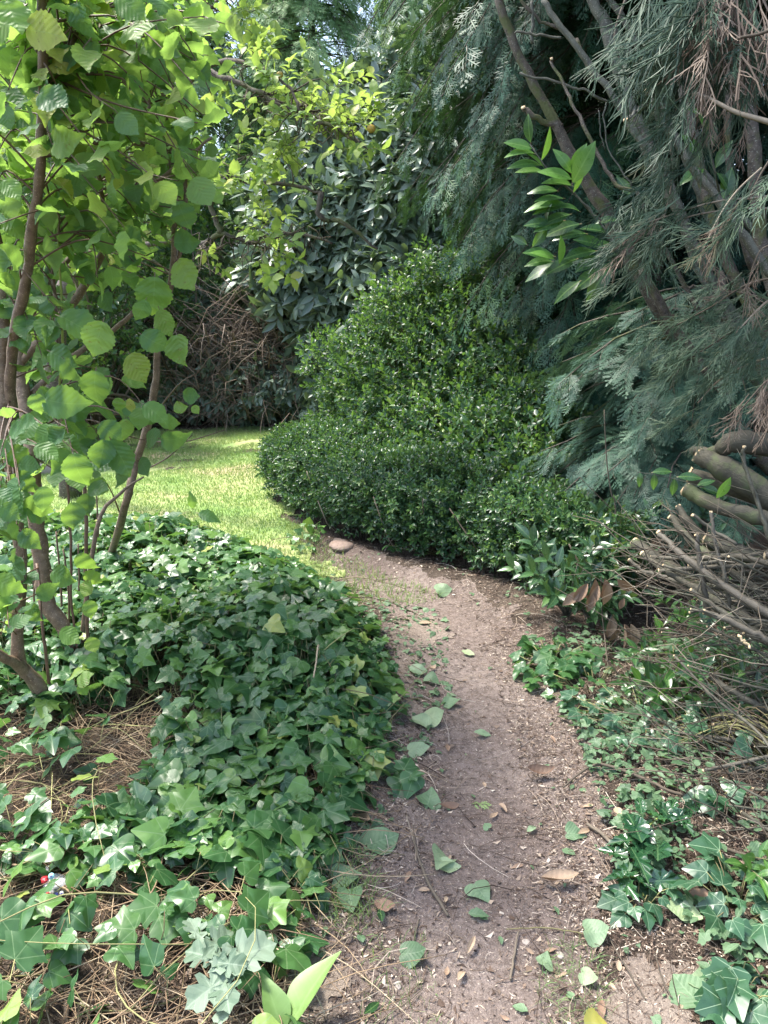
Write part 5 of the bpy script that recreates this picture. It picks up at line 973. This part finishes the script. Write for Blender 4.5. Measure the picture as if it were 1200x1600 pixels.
branch('knobbly pale stick standing upright at the right edge', [(1163, 698, 2.6), (1162, 722, 2.6), (1180, 775, 2.55), (1202, 840, 2.5), (1230, 900, 2.5)], [.006, .007, .007, .008, .008], 'pbark', twigs=1)
branch('brown upright twiggy stick crossing the logs', [(1111, 800, 2.75), (1118, 850, 2.7), (1132, 900, 2.65), (1140, 950, 2.65)], [.006, .007, .008, .008], 'pbark', twigs=2)
branch('short upright stub with orange tip between the branches', [(1088, 836, 2.75), (1092, 870, 2.72), (1100, 920, 2.7), (1106, 960, 2.7)], [.008, .009, .011, .011], 'pbark')
branch('thin pale branch ending left above the long green branch', [(1082, 805, 2.9), (1110, 825, 2.88), (1150, 850, 2.8)], [.006, .007, .007], 'pbark')
branch('slender branch with round pale cut low at the left edge of the pile', [(983, 875, 3.2), (1005, 892, 3.15), (1042, 903, 3.05), (1110, 925, 2.9), (1230, 970, 2.8)], [.008, .009, .010, .011, .011], 'pbark', twigs=2)
branch('second slender cut branch just below the round pale cut', [(1004, 865, 3.1), (1030, 885, 3.0), (1080, 915, 2.9), (1200, 985, 2.7)], [.012, .013, .014, .015], 'lbark', twigs=1)
branch('grey branch with pale cut beside the green oak seedling', [(1080, 922, 2.7), (1120, 950, 2.62), (1200, 1000, 2.5), (1280, 1040, 2.4)], [.009, .010, .011, .011], 'pbark', twigs=3)
branch('pale cut branch on the right pointing left below the long green one', [(1100, 956, 2.55), (1150, 975, 2.5), (1200, 1001, 2.45), (1290, 1040, 2.4)], [.010, .011, .012, .012], 'pbark', twigs=3)
branch('branch with snapped brown tip reaching low towards the path', [(1080, 1033, 2.75), (1110, 1058, 2.7), (1145, 1080, 2.62), (1200, 1108, 2.55), (1290, 1140, 2.5)], [.007, .011, .012, .013, .013], 'pbark', twigs=3)
branch('short pinkish stick with clean cut near the lowest part of the pile', [(1114, 1132, 2.6), (1145, 1134, 2.58), (1180, 1133, 2.55)], [.007, .008, .008], 'pbark')
branch('bare white peeled splinter lying in the pile at the right', [(1154, 992, 2.4), (1163, 1002, 2.39), (1172, 1012, 2.38)], [.004, .005, .004], 'cut', 'peeled_splinter', 'splinter', cut=False)
branch('thick stub with bright sawn end at the right edge', [(1196, 868, 2.6), (1230, 872, 2.55), (1290, 890, 2.5)], [.014, .016, .018], 'pbark')
branch('brown sawn stick end lying at the right edge above the ivy', [(1160, 1265, 2.3), (1185, 1274, 2.27), (1230, 1285, 2.2)], [.010, .011, .012], 'pbark')
branch('short stick with pale round end at the right edge beside the veined ivy', [(1188, 1493, 1.74), (1215, 1502, 1.72), (1260, 1515, 1.7)], [.009, .010, .011], 'pbark')
# repeated thin cut branches
gl = 'thin bare cut branches heaped in the brush pile'
proto = []
for v in range(6):
    n_ = 6; L = 1.0; pts = [np.zeros(3)]; d = np.array([1., 0, 0])
    for i in range(n_ - 1): d = unit(d + rng.normal(size=3) * [.03, .18, .2]); pts.append(pts[-1] + d * L / (n_ - 1))
    b = tube1(pts, [.003 + .0009 * v, .0038 + .0011 * v, .005 + .0012 * v], 18, 7, .001, rn=.15 * v); ob = b.build('cut_branch', M['pbark']); ob['_o'] = [0., 0., 0.]; tag(ob, 'thin bare greenish brown cut branch in the heap at the right edge', 'branch', gl)
    tube1([pts[0] + [.001, 0, 0], pts[0] - [.003, 0, 0]], [.0031 + .0009 * v, .0028 + .0009 * v], 3, 7).build('cut_end', M['cut'], ob)
    for k in range(4 + v % 3):
        a = rng.random() * .7 + .1; cc = interp(pts, 20)[int(a * 19)]; dd = unit(np.array([-.9, rng.normal() * .5, .3 + rng.normal() * .5])); LL = .15 + .3 * rng.random(); tube1([cc, cc + dd * LL * .5 + rng.normal(size=3) * .015, cc + dd * LL + rng.normal(size=3) * .03], [.0025, .0018, .0009], 6, 4, rn=.3).build('side_twig', M['pbark'], ob)
    proto.append(ob)
from mathutils import Matrix, Euler
regs = [(840, 1010, 1030, 1200, 2.5, 3.0, 15), (1000, 1250, 1040, 1200, 2.3, 2.8, 18), (860, 960, 1000, 1100, 2.9, 3.3, 10), (1200, 1330, 1130, 1210, 2.1, 2.5, 7), ]
used = set(); cnt = 0
for (py0, py1, px0, px1, Y0, Y1, n) in regs:
    for k in range(n):
        v = cnt % 6; src = proto[v]
        if v in used:
            o = src.copy(); COL.objects.link(o)
            for ch in list(src.children): c_ = ch.copy(); COL.objects.link(c_); c_.parent = o
        else: o = src; used.add(v)
        cnt += 1
        tip = P(px0 + (px1 - px0) * rng.random(), py0 + (py1 - py0) * rng.random(), Y0 + (Y1 - Y0) * rng.random()); tip[2] = max(tip[2], float(h(tip[0], tip[1])) + .04)
        yaw = R_(max(-62, min(38, -18 + 26 * rng.normal()))); pit = R_(-4 + 14 * rng.normal()) if k % 5 else R_(-25 + 12 * rng.normal())
        pit = min(pit, R_(12)); o.rotation_euler = (rng.random() * 6.28, -(-pit) * 1.0 * -1, yaw); s = .7 + .6 * rng.random(); o.scale = (s, s, s); o.location = tip
        # keep the butt end above the soil
        e = Euler(o.rotation_euler).to_matrix() @ Vector((s, 0, 0)); bz = tip[2] + e.z
        gz = float(h(tip[0] + e.x, tip[1] + e.y)) + .02
        if bz < gz and cnt: o.rotation_euler[1] = -math.asin(min(.9, max(-.9, (gz - tip[2]) / s))) + 0
b = MB()
for (py0, py1, px0, px1, Y0, Y1, n) in [(830, 1250, 1000, 1250, 2.4, 3.2, 300), (1150, 1400, 1080, 1250, 2.0, 2.6, 120)]:
    c = np.array([P(px0 + (px1 - px0) * rng.random(), py0 + (py1 - py0) * rng.random(), Y0 + (Y1 - Y0) * rng.random()) for _ in range(n)]); c[:, 2] = np.maximum(c[:, 2], h(c[:, 0], c[:, 1]) + .01)
    d = unit(np.stack([-.8 + rng.normal(size=n) * .45, rng.normal(size=n) * .5, .25 + rng.normal(size=n) * .4], -1)); L = (.12 + .3 * rng.random(n))[:, None]; j = lambda: rng.normal(size=(n, 3)) * .012
    Pt = np.stack([c, c + d * L * .33 + j(), c + d * L * .66 + j() + [0, 0, .01], c + d * L + j()], 1); Pt[..., 2] = np.maximum(Pt[..., 2], h(Pt[..., 0], Pt[..., 1]) + .006); b.tubes(Pt, np.array([[.0022, .0018, .0014, .0008]]) * (.6 + .8 * rng.random((n, 1))), 4)
tag(b.build('fine_twigs', M['twig'], loc=(1.4, 2.8, 0)), 'countless fine dry twiglets bristling from the brush pile', 'twigs', kind='stuff')
# whippy stems along the right edge, low
b = MB(); n = 60
for i in range(n):
    s0 = P(1215 + 20 * rng.random(), 1150 + 170 * rng.random(), 2.35); e_ = P(1040 + 150 * rng.random(), 1120 + 140 * rng.random(), 2.5 + .2 * rng.random()); e_[2] = max(e_[2], float(h(e_[0], e_[1])) + .02); b.tubes(interp([s0, .5 * (s0 + e_) + [0, 0, .06 + .05 * rng.random()], e_], 10)[None], np.linspace(.0024, .0012, 10)[None], 4)
tag(b.build('whippy_stems', M['vine'], loc=(1.2, 2.4, 0)), 'thin arching green brown stems at the right edge below the pile', 'stems', kind='stuff')

# ================================================================ HOLLY CUTTING
c = G(985, 1320); t_ = thing('holly_cutting', 'cut holly sprig with spiny glossy dark leaves lying right of the path', 'holly', c); b = MB()
def gl_leaf(mb, T_, px_, py_, Lp, rot, up, rv, tilt=.35, zs=1., nrm=None, wid=1.):
    p = G(px_, py_, up); Y = p[1]; dist = math.hypot(Y, CAMZ - p[2]); L = Lp * dist / FP; a = R_(rot); d_ = unit(np.array([math.sin(a), math.cos(a), .12 * rng.normal() + .1])); nr = np.array([rng.normal() * tilt, rng.normal() * tilt - .3, 1.]) if nrm is None else np.array(nrm)
    Rm = frames(d_[None], nr[None]); q = p - d_ * L * .5; L = L * .9; mb.inst(T_, q[None], Rm, [[L * wid, L, L * zs]], [rv], mix=0); return p
for px_, py_, L, rot, up in [(990, 1285, 62, 2, .07), (1005, 1300, 60, 20, .06), (1028, 1320, 66, 20, .05), (1000, 1345, 60, 175, .05), (975, 1312, 44, 270, .05), (955, 1330, 36, 300, .03), (965, 1370, 44, 265, .04), (978, 1360, 40, 250, .03), (982, 1385, 40, 170, .03), (1035, 1262, 42, 350, .06), (1050, 1258, 38, 30, .06), (1066, 1275, 40, 70, .05), (1035, 1270, 44, 200, .05), (1070, 1285, 36, 160, .04), (1005, 1378, 36, 140, .03), (1040, 1375, 52, 90, .02), (1015, 1270, 36, 320, .06), (1085, 1258, 36, 60, .05), (965, 1325, 36, 200, .03), (1000, 1255, 30, 10, .07)]:
    gl_leaf(b, hollyT, px_, py_, L * 1.35, rot, up + .02, rng.random(), .45, wid=.9)
b.build('leaves', M['holly'], t_); tube1([G(1006, 1400, .012), G(990, 1345, .03), G(1005, 1300, .05), G(1045, 1265, .045)], [.002, .003, .003, .002], 12, 6).build('stem', M['grn'], t_)
# oak twig
c = G(345, 1500); t_ = thing('oak_twig', 'fallen oak twig with grey green lobed leaves lying on the ivy at the front', 'oak twig', c); b = MB()
for px_, py_, L, rot, up in [(385, 1488, 88, 60, .12), (345, 1470, 62, 30, .11), (315, 1490, 58, 290, .10), (325, 1545, 66, 225, .10), (352, 1545, 62, 165, .10), (360, 1505, 50, 100, .12), (305, 1450, 48, 330, .09), (350, 1575, 44, 190, .07)]:
    gl_leaf(b, oakT, px_, py_, L * 1.25, rot, up + .03, rng.random(), .2, 1.1)
b.build('leaves', M['oak'], t_); tube1([G(335, 1515, .08), G(350, 1500, .10), G(362, 1492, .11)], [.003, .003, .002], 6, 6).build('stem', M['twig'], t_)
M['broad'] = leafmat('broad soft leaf', [(0, (.10, .2, .06)), (1, (.22, .36, .10))], back=(.2, .3, .12), rough=.45, trans=.3, transc=(.3, .5, .1), vein='pin', nv=4, veinc=(.3, .42, .18), veinf=.15)
c = G(460, 1590); t_ = thing('broad_leaf_plant', 'large light green upright leaf at the bottom edge beside the path', 'plant', c); b = MB(); L = 105 * 2.0 / FP
b.inst(leafT([.03, .16, .22, .22, .16, .08, .01], .55, .25, 0, 12), G(455, 1605, .06)[None], frames(np.array([[.35, .55, .5]]), np.array([[-.9, -.6, .5]])), [[L * 1.15, L, L]], [.75], mix=0)
b.inst(leafT([.03, .16, .22, .22, .16, .08, .01], .55, .35, 0, 12), G(440, 1615, .05)[None], frames(np.array([[-.2, .4, .5]]), np.array([[.6, -.8, .5]])), [[L * .8, L * .7, L * .7]], [.55], mix=0)
b.build('leaves', M['broad'], t_); tube1([G(448, 1660, 0), G(450, 1630, .03), G(456, 1604, .06)], [.003, .003, .002], 6, 6).build('stem', M['grn'], t_)

# ================================================================ FALLEN LEAVES, each its own thing
TT = dict(lime=(limeT, 'lime'), ivy=(ivyT[0], 'ivyv'), heart=(ivyT[2], 'lime'), oval=(appleT[0], 'lime'), brown=(laurelT[1], 'brownleaf'), rolled=(rolledT, 'brownleaf'), beech=(beechT, 'brownleaf'), laurel=(laurelT[0], 'laurelfresh'), hazel=(hazelT[0], 'lime'), yellow=(hazelT[2], 'apple'))
def fallen(kind, px_, py_, Lp, rot, rv, label, up=.016, wid=1., zs=1., cat='leaf', name='fallen_leaf', group=None):
    T_, mt = TT[kind]; b = MB(); p = gl_leaf(b, T_, px_, py_, Lp, rot, up + .02 * (zs > .9) * 0, rv, .12, zs, wid=wid); V = np.concatenate(b.V); c_ = V.mean(0); Ls = np.ptp(V, axis=0)[:2].max(); a1 = rng.random() * 3.14; e1 = (V[:, 0] - c_[0]) * math.cos(a1) + (V[:, 1] - c_[1]) * math.sin(a1); e2 = -(V[:, 0] - c_[0]) * math.sin(a1) + (V[:, 1] - c_[1]) * math.cos(a1); V[:, 2] += (min(1.1, abs(rng.normal()) * .8) * e1 ** 2 + rng.normal() * .35 * e1 * e2) / Ls; V[:, :2] -= np.stack([np.cos(a1) * np.sign(e1), np.sin(a1) * np.sign(e1)], -1) * (e1 ** 2 / Ls * .35)[:, None]; V[:, 2] += sn((V - c_) / Ls * 1.6 + px_, .8) * Ls * .07; lift = (hf(V[:, 0], V[:, 1]) + .006 - V[:, 2]).max(); V[:, 2] += max(lift * .55, 0); b.V = [V]
    o = b.build(name, M[mt], loc=p); return tag(o, label, cat, group)
F_ = [('lime', 600, 1312, 62, 60, .35, 'torn pale green leaf with curled lobes left of the long stick on the path'), ('heart', 690, 1350, 52, 200, .75, 'light green leaf with folded lobes in the middle of the near path'), ('heart', 708, 1352, 34, 90, .8, 'small pale leaf touching the folded light green leaf'),
      ('lime', 657, 1170, 40, 80, .6, 'single oval green leaf above the standing ivy shoot'), ('heart', 674, 1243, 46, 20, .3, 'triangular grey green leaf beside the small ivy shoot'), ('brown', 705, 1258, 38, 80, .2, 'reddish brown curled leaf next to the triangular grey green leaf'), ('rolled', 565, 1280, 46, 320, .85, 'tan rolled dead leaf at the edge of the ivy'),
      ('lime', 545, 1372, 50, 80, .3, 'green upturned leaf among the grass tuft by the ivy'), ('lime', 548, 1410, 48, 170, .2, 'dull green leaf below the upturned leaf beside the grass tuft'), ('beech', 603, 1416, 36, 100, .45, 'orange brown curled leaf on bare soil'), ('laurel', 596, 1432, 34, 170, .05, 'dark green leaf tucked under the orange brown curled leaf'),
      ('heart', 756, 1398, 46, 150, .45, 'drooping green leaf right of the long stick'), ('oval', 750, 1428, 32, 100, .2, 'bluish green leaf just below the drooping green leaf'), ('lime', 648, 1492, 44, 100, .05, 'dark green torn leaf low in the middle of the path'), ('laurel', 583, 1572, 36, 40, .1, 'dark glossy green leaf near the bottom of the path'),
      ('rolled', 737, 1475, 30, 30, .95, 'pair like pale curled dead leaf low on the path'), ('brown', 722, 1520, 28, 30, .95, 'small tan leaf below the pale curled one'), ('brown', 697, 1403, 18, 10, 1., 'tiny cream coloured leaf near the tip of the long stick'), ('rolled', 878, 1377, 62, 92, .8, 'long rolled pinkish brown dead leaf lying across the right side of the path'),
      ('brown', 965, 1268, 38, 10, .95, 'upright yellowish tan dead leaf left of the holly'), ('beech', 1105, 1408, 52, 110, .5, 'brown ribbed beech leaf right of the holly cutting'), ('lime', 1060, 1420, 50, 260, .85, 'bright green heart shaped leaf beside the ribbed beech leaf'), ('heart', 1085, 1428, 48, 130, .8, 'bright green folded leaf touching the beech leaf'),
      ('heart', 1100, 1525, 50, 20, .7, 'pale lobed leaf at the edge of the sand patch'), ('hazel', 1070, 1545, 66, 330, .3, 'large dull green leaf lying on the sand patch'), ('yellow', 935, 1600, 40, 80, 1., 'yellow leaf at the very bottom beside the sand patch'), ('brown', 940, 1570, 34, 10, .35, 'reddish brown leaf fragment left of the sand patch'),
      ('lime', 695, 923, 32, 80, .5, 'round green leaf in the shade at the bend of the path'), ('lime', 655, 1048, 30, 90, .6, 'pale green leaf lying at the ivy edge on the middle path'), ('brown', 677, 1043, 22, 40, .9, 'pinkish tan leaf tip beside the pale green leaf at the ivy edge'), ('hazel', 676, 1063, 30, 110, .2, 'dark green jagged leaf in the middle path left side'),
      ('lime', 708, 1098, 32, 80, .35, 'curled green leaf on the middle of the path'), ('lime', 680, 1125, 40, 90, .85, 'flat pale grey green leaf by the ivy edge'), ('lime', 655, 1127, 34, 310, .8, 'folded pale leaf left of the flat pale grey green leaf'), ('oval', 756, 1145, 30, 90, .6, 'narrow light green leaf alone in the middle of the path'),
      ('oval', 733, 1020, 26, 110, .9, 'fresh green leaf fragment in the shaded part of the path'), ('brown', 668, 972, 30, 80, .95, 'tan leaf lying on the pale sandy part of the path'), ('rolled', 848, 1210, 54, 95, .1, 'crumpled grey green rolled leaf on the right half of the path'), ('brown', 757, 1222, 18, 0, .8, 'small yellowish leaf near the path centre'),
      ('rolled', 787, 1262, 26, 150, .75, 'thin brown curled leaf beside the conifer snippet'), ('oval', 832, 1293, 20, 60, .7, 'little round light green leaf on the right half of the path'), ('heart', 905, 1303, 34, 100, .3, 'crumpled green leaf beside a tan sliver right of the path'), ('brown', 915, 1297, 28, 60, .85, 'tan sliver lying over the crumpled green leaf'),
      ('lime', 935, 1462, 44, 100, .55, 'long green leaf scrap left of the sandy corner'), ('heart', 855, 1495, 32, 30, .6, 'small pointed green leaf in the grassy litter right'), ('heart', 925, 1530, 32, 130, .75, 'round light green leaf pair left of the sand patch'), ('brown', 700, 1165, 24, 0, .6, 'pale brown scrap right of the single oval green leaf'),
      ('beech', 180, 1290, 60, 200, .3, 'dark brown dead leaf in the stalks left of centre'), ('lime', 95, 1310, 50, 80, .9, 'pale yellow green leaf lying in the dry stalks'), ('beech', 50, 1440, 66, 40, .8, 'crumpled pinkish brown dead leaf below the plastic wrapper'), ('lime', 255, 1425, 62, 160, .85, 'pale grey green leaf behind the oak twig'), ('lime', 395, 1005, 1, 0, .3, None)]
for f_ in F_:
    if f_[6]: fallen(*f_[:7], up=.02, zs=.8)
# tiny plain pale leaf flakes (alike)
for i in range(22):
    fallen('brown', 620 + 500 * rng.random(), 1120 + 470 * rng.random() ** .8, 12 + 12 * rng.random(), rng.random() * 360, .55 + .45 * rng.random(), 'small pale dry leaf flake lying in the dark litter', up=.012, group='small pale leaf flakes in the litter')
# conifer snippet
p = G(815, 1258)
p = G(752, 1255); b = MB(); b.inst(sprayT(77, 9, 4, 0, 50, .9, .05, .05), (G(735, 1255, .012))[None], frames(np.array([[1., -.1, 0]]), np.array([[0, 0, 1.]])), [.075], [.95], mix=0); tag(b.build('conifer_snippet', M['farcon'], loc=p), 'small bright green conifer snippet lying on the path', 'conifer snippet')
b = MB(); p = G(925, 1205); b.inst(sprayT(78, 9, 4, 0, 50, .9, .05, .05), (G(912, 1195, .014))[None], frames(np.array([[1., -.6, 0]]), np.array([[0, 0, 1.]])), [.075], [.5], mix=0); tag(b.build('conifer_snippet', M['thujag'], loc=p), 'dull green conifer snippet at the right side of the path', 'conifer snippet')
# ---- sticks on the path
def stick(pts, r, label, mat='twig', rn=.6, fork=None):
    p = [G(a, b_, u) for a, b_, u in pts]; o = tube1(p, r, len(p) * 5, 7, .0008, rn=rn).build('stick', M[mat], loc=p[0]); o['_o'] = [float(v) for v in p[0]]; tag(o, label, 'stick')
    if fork: tube1([G(a, b_, u) for a, b_, u in fork], [r[0] * .6, r[-1] * .5], 8, 5, rn=rn).build('side_twig', M[mat], o)
stick([(645, 1308, .02), (656, 1345, .02), (672, 1385, .018), (700, 1430, .014)], [.003, .004, .005, .004], 'long dark stick lying lengthwise in the middle of the near path', fork=[(650, 1330, .02), (645, 1290, .03)])
stick([(635, 1275, .03), (648, 1320, .02), (650, 1345, .014)], [.0015, .0018, .002], 'thin pale twig hanging from the small ivy shoot', rn=.95)
stick([(655, 1437, .012), (648, 1460, .012), (645, 1475, .012)], [.0025, .0025, .002], 'short straight brown stick low on the path')
stick([(810, 1455, .014), (803, 1495, .014), (798, 1530, .014)], [.0025, .003, .003], 'olive stick lying upright in the frame right of centre', rn=.75)
stick([(790, 1452, .014), (850, 1450, .018), (900, 1456, .016), (935, 1470, .012)], [.0014, .0018, .0018, .0014], 'thin greenish twig running across the right of the near path', 'vine', .4)
stick([(478, 1495, .012), (515, 1478, .016), (552, 1462, .014)], [.0022, .0025, .002], 'brown curved stick on the sandy patch at the ivy edge')
stick([(500, 1540, .012), (530, 1490, .014), (565, 1430, .016), (585, 1390, .02)], [.0012, .0016, .0016, .0012], 'long thin tan stalk slanting over the near path', rn=.8)
stick([(590, 1598, .012), (630, 1570, .014), (660, 1545, .012)], [.0016, .0016, .0012], 'thin reddish stalk near the bottom middle')
stick([(880, 1230, .02), (930, 1195, .03), (990, 1210, .03), (1045, 1235, .03), (1100, 1250, .02)], [.003, .005, .006, .006, .005], 'long brown branch lying along the litter above the holly cutting', rn=.4)
stick([(1070, 1312, .02), (1110, 1318, .02), (1160, 1335, .02), (1220, 1350, .02)], [.005, .006, .006, .007], 'brown broken branch lying behind the holly cutting at the right', rn=.45)
stick([(918, 1288, .02), (940, 1302, .02), (955, 1318, .02)], [.006, .006, .005], 'short broken stick with pale end left of the holly', rn=.7)
stick([(945, 1450, .014), (965, 1490, .016), (990, 1530, .016), (1008, 1562, .012)], [.0015, .002, .002, .0014], 'reddish thin twig crossing the sand patch', rn=.35)
stick([(1020, 1480, .012), (1035, 1530, .02), (1050, 1560, .016)], [.0014, .002, .0016], 'second reddish twig on the sand patch', rn=.3)
stick([(255, 1335, .10), (230, 1400, .10), (160, 1365, .08)], [.0018, .002, .0018], 'thin brown stalk above the plastic wrapper', 'straw', .4)
stick([(20, 1350, .05), (75, 1372, .06), (120, 1405, .05), (135, 1440, .03)], [.003, .003, .0035, .003], 'tan twig lying across the plastic wrapper', 'straw', .6)
stick([(102, 1510, .02), (103, 1550, .02), (101, 1620, .02)], [.006, .006, .006], 'dark brown upright stick end in the stalks at bottom left', rn=.2)
stick([(497, 1008, .24), (494, 1035, .23), (490, 1058, .21)], [.004, .0035, .003], 'pale bent dead twig resting on the ivy', 'straw', .9)
stick([(945, 650, .0), (952, 720, .0), (960, 790, .0)], [.001, .001, .001], 'x') if False else None
p = pl((944, 640, 3.9), (948, 720, 3.9), (955, 770, 3.9), (962, 800, 3.9)); p.append(np.array([p[-1][0] + .05, 3.95, float(h(p[-1][0], 3.95))])); o = tube1(p, [.002, .0035, .004, .005], 16, 6, rn=.6).build('bare_sapling', M['twig'], loc=p[-1]); o['_o'] = [float(v) for v in p[-1]]; tag(o, 'thin bare reddish sapling stem in front of the low conifer', 'sapling'); tube1(pl((958, 798, 3.9), (930, 770, 3.9), (905, 745, 3.9)), [.0025, .0015], 6, 5, rn=.5).build('side_twig', M['twig'], o)
# ---- stones
def stone(px_, py_, rx, ry, rz, label, mat='stone', name='stone', group=None):
    g = G(px_, py_); b = ball(np.zeros(3), 1.); V = b.V[0]; d = V.copy(); V = V * (1 + .25 * sn(d * 1.0 + px_, 1.6)[:, None] + .10 * sn(d * 3 + px_, 2.)[:, None]) * [rx, ry, rz] + g + [0, 0, rz * .3]; b.V = [V]; return tag(b.build(name, M[mat], loc=g), label, 'stone', group)
stone(533, 855, .085, .07, .028, 'rounded pinkish stone half buried at the corner of the clipped hedge')
stone(66, 740, .16, .12, .1, 'pale grey stone on the lawn seen between the hazel stems', 'pebble')
for i in range(26): stone(560 + 460 * rng.random(), 900 + 690 * rng.random(), .006 + .006 * rng.random(), .006 + .005 * rng.random(), .004, 'small pale pebble lying loose on the path', 'pebble', 'pebble', 'small pale pebbles on the path')
# ---- crumpled plastic wrapper
c = G(90, 1392, .04); t_ = thing('plastic_wrapper', 'crumpled clear plastic wrapper with red ends lying in the dry stalks', 'wrapper', c)
def crumple(cx, cy, rx, ry, rz, seed, up):
    g = G(cx, cy, up); b = MB(); nu, nv = 26, 18; v = []; f = []
    for i in range(nv + 1):
        a = math.pi * i / nv
        for j in range(nu): an = 6.283 * j / nu; v.append((math.sin(a) * math.cos(an), math.sin(a) * math.sin(an), math.cos(a)))
    v = np.array(v); f = [(i * nu + j, i * nu + (j + 1) % nu, (i + 1) * nu + (j + 1) % nu, (i + 1) * nu + j) for i in range(nv) for j in range(nu)]
    v = v * (1 + .14 * np.sign(sn(v + seed, 5.)) * np.abs(sn(v + seed, 5.))[:] ** 1.0)[:, None] * [rx, ry, rz] + g; b.add(v, np.array(f)[:, ::-1].ravel(), np.full(len(f), 4), np.full(len(v), .5), np.zeros((len(v), 3))); return b, g
m, t, pb, out = newmat('clear crumpled plastic'); M['film'] = m; pb.inputs['Base Color'].default_value = (.8, .8, .82, 1); pb.inputs['Roughness'].default_value = .12; pb.inputs['Transmission Weight'].default_value = .55; pb.inputs['IOR'].default_value = 1.3
m, t, pb, out = newmat('red printed plastic'); M['red'] = m; pb.inputs['Base Color'].default_value = (.55, .03, .04, 1); pb.inputs['Roughness'].default_value = .3
m, t, pb, out = newmat('pale blue print'); M['blue'] = m; pb.inputs['Base Color'].default_value = (.25, .5, .52, 1); pb.inputs['Roughness'].default_value = .35
m, t, pb, out = newmat('violet print'); M['violet'] = m; pb.inputs['Base Color'].default_value = (.12, .10, .35, 1); pb.inputs['Roughness'].default_value = .35
b, g = crumple(90, 1382, .037, .033, .022, 1., .05); b.build('film', M['film'], t_, smooth_=False)
b, g1 = crumple(72, 1362, .014, .02, .012, 4., .055); b.build('film', M['film'], t_, smooth_=False)
b, g2 = crumple(70, 1374, .010, .012, .008, 2., .07); b.build('red_end', M['red'], t_, smooth_=False)
b, g3 = crumple(72, 1403, .011, .017, .009, 3., .06); b.build('red_end', M['red'], t_, smooth_=False)
for (a_, b_, r_, mt, nm) in [(80, 1369, .0085, 'blue', 'printed_spot'), (87, 1398, .006, 'violet', 'printed_spot'), (96, 1396, .006, 'film', 'printed_spot')]:
    q = G(a_, b_, .083); k = 16; an = np.arange(k) / k * 6.283; nrm_ = unit(np.array([0, -.75, .65])); u_ = np.array([1., 0, 0]); v_ = np.cross(nrm_, u_)
    for rr_, m2, off_ in ((r_, mt, 0), (r_ * .35, 'violet', .0012)):
        bb = MB(); V = q + nrm_ * off_ + rr_ * (np.cos(an)[:, None] * u_ + np.sin(an)[:, None] * v_); bb.add(np.concatenate([V, V - nrm_ * .001]), np.array(list(range(k)) + [x for i in range(k) for x in (i, k + i, k + (i + 1) % k, (i + 1) % k)]), np.array([k] + [4] * k), np.full(2 * k, .5), np.zeros((2 * k, 3))); bb.build('printed_spot', M[m2], t_)

for o in list(bpy.data.objects):
    if '_o' in o: del o['_o']
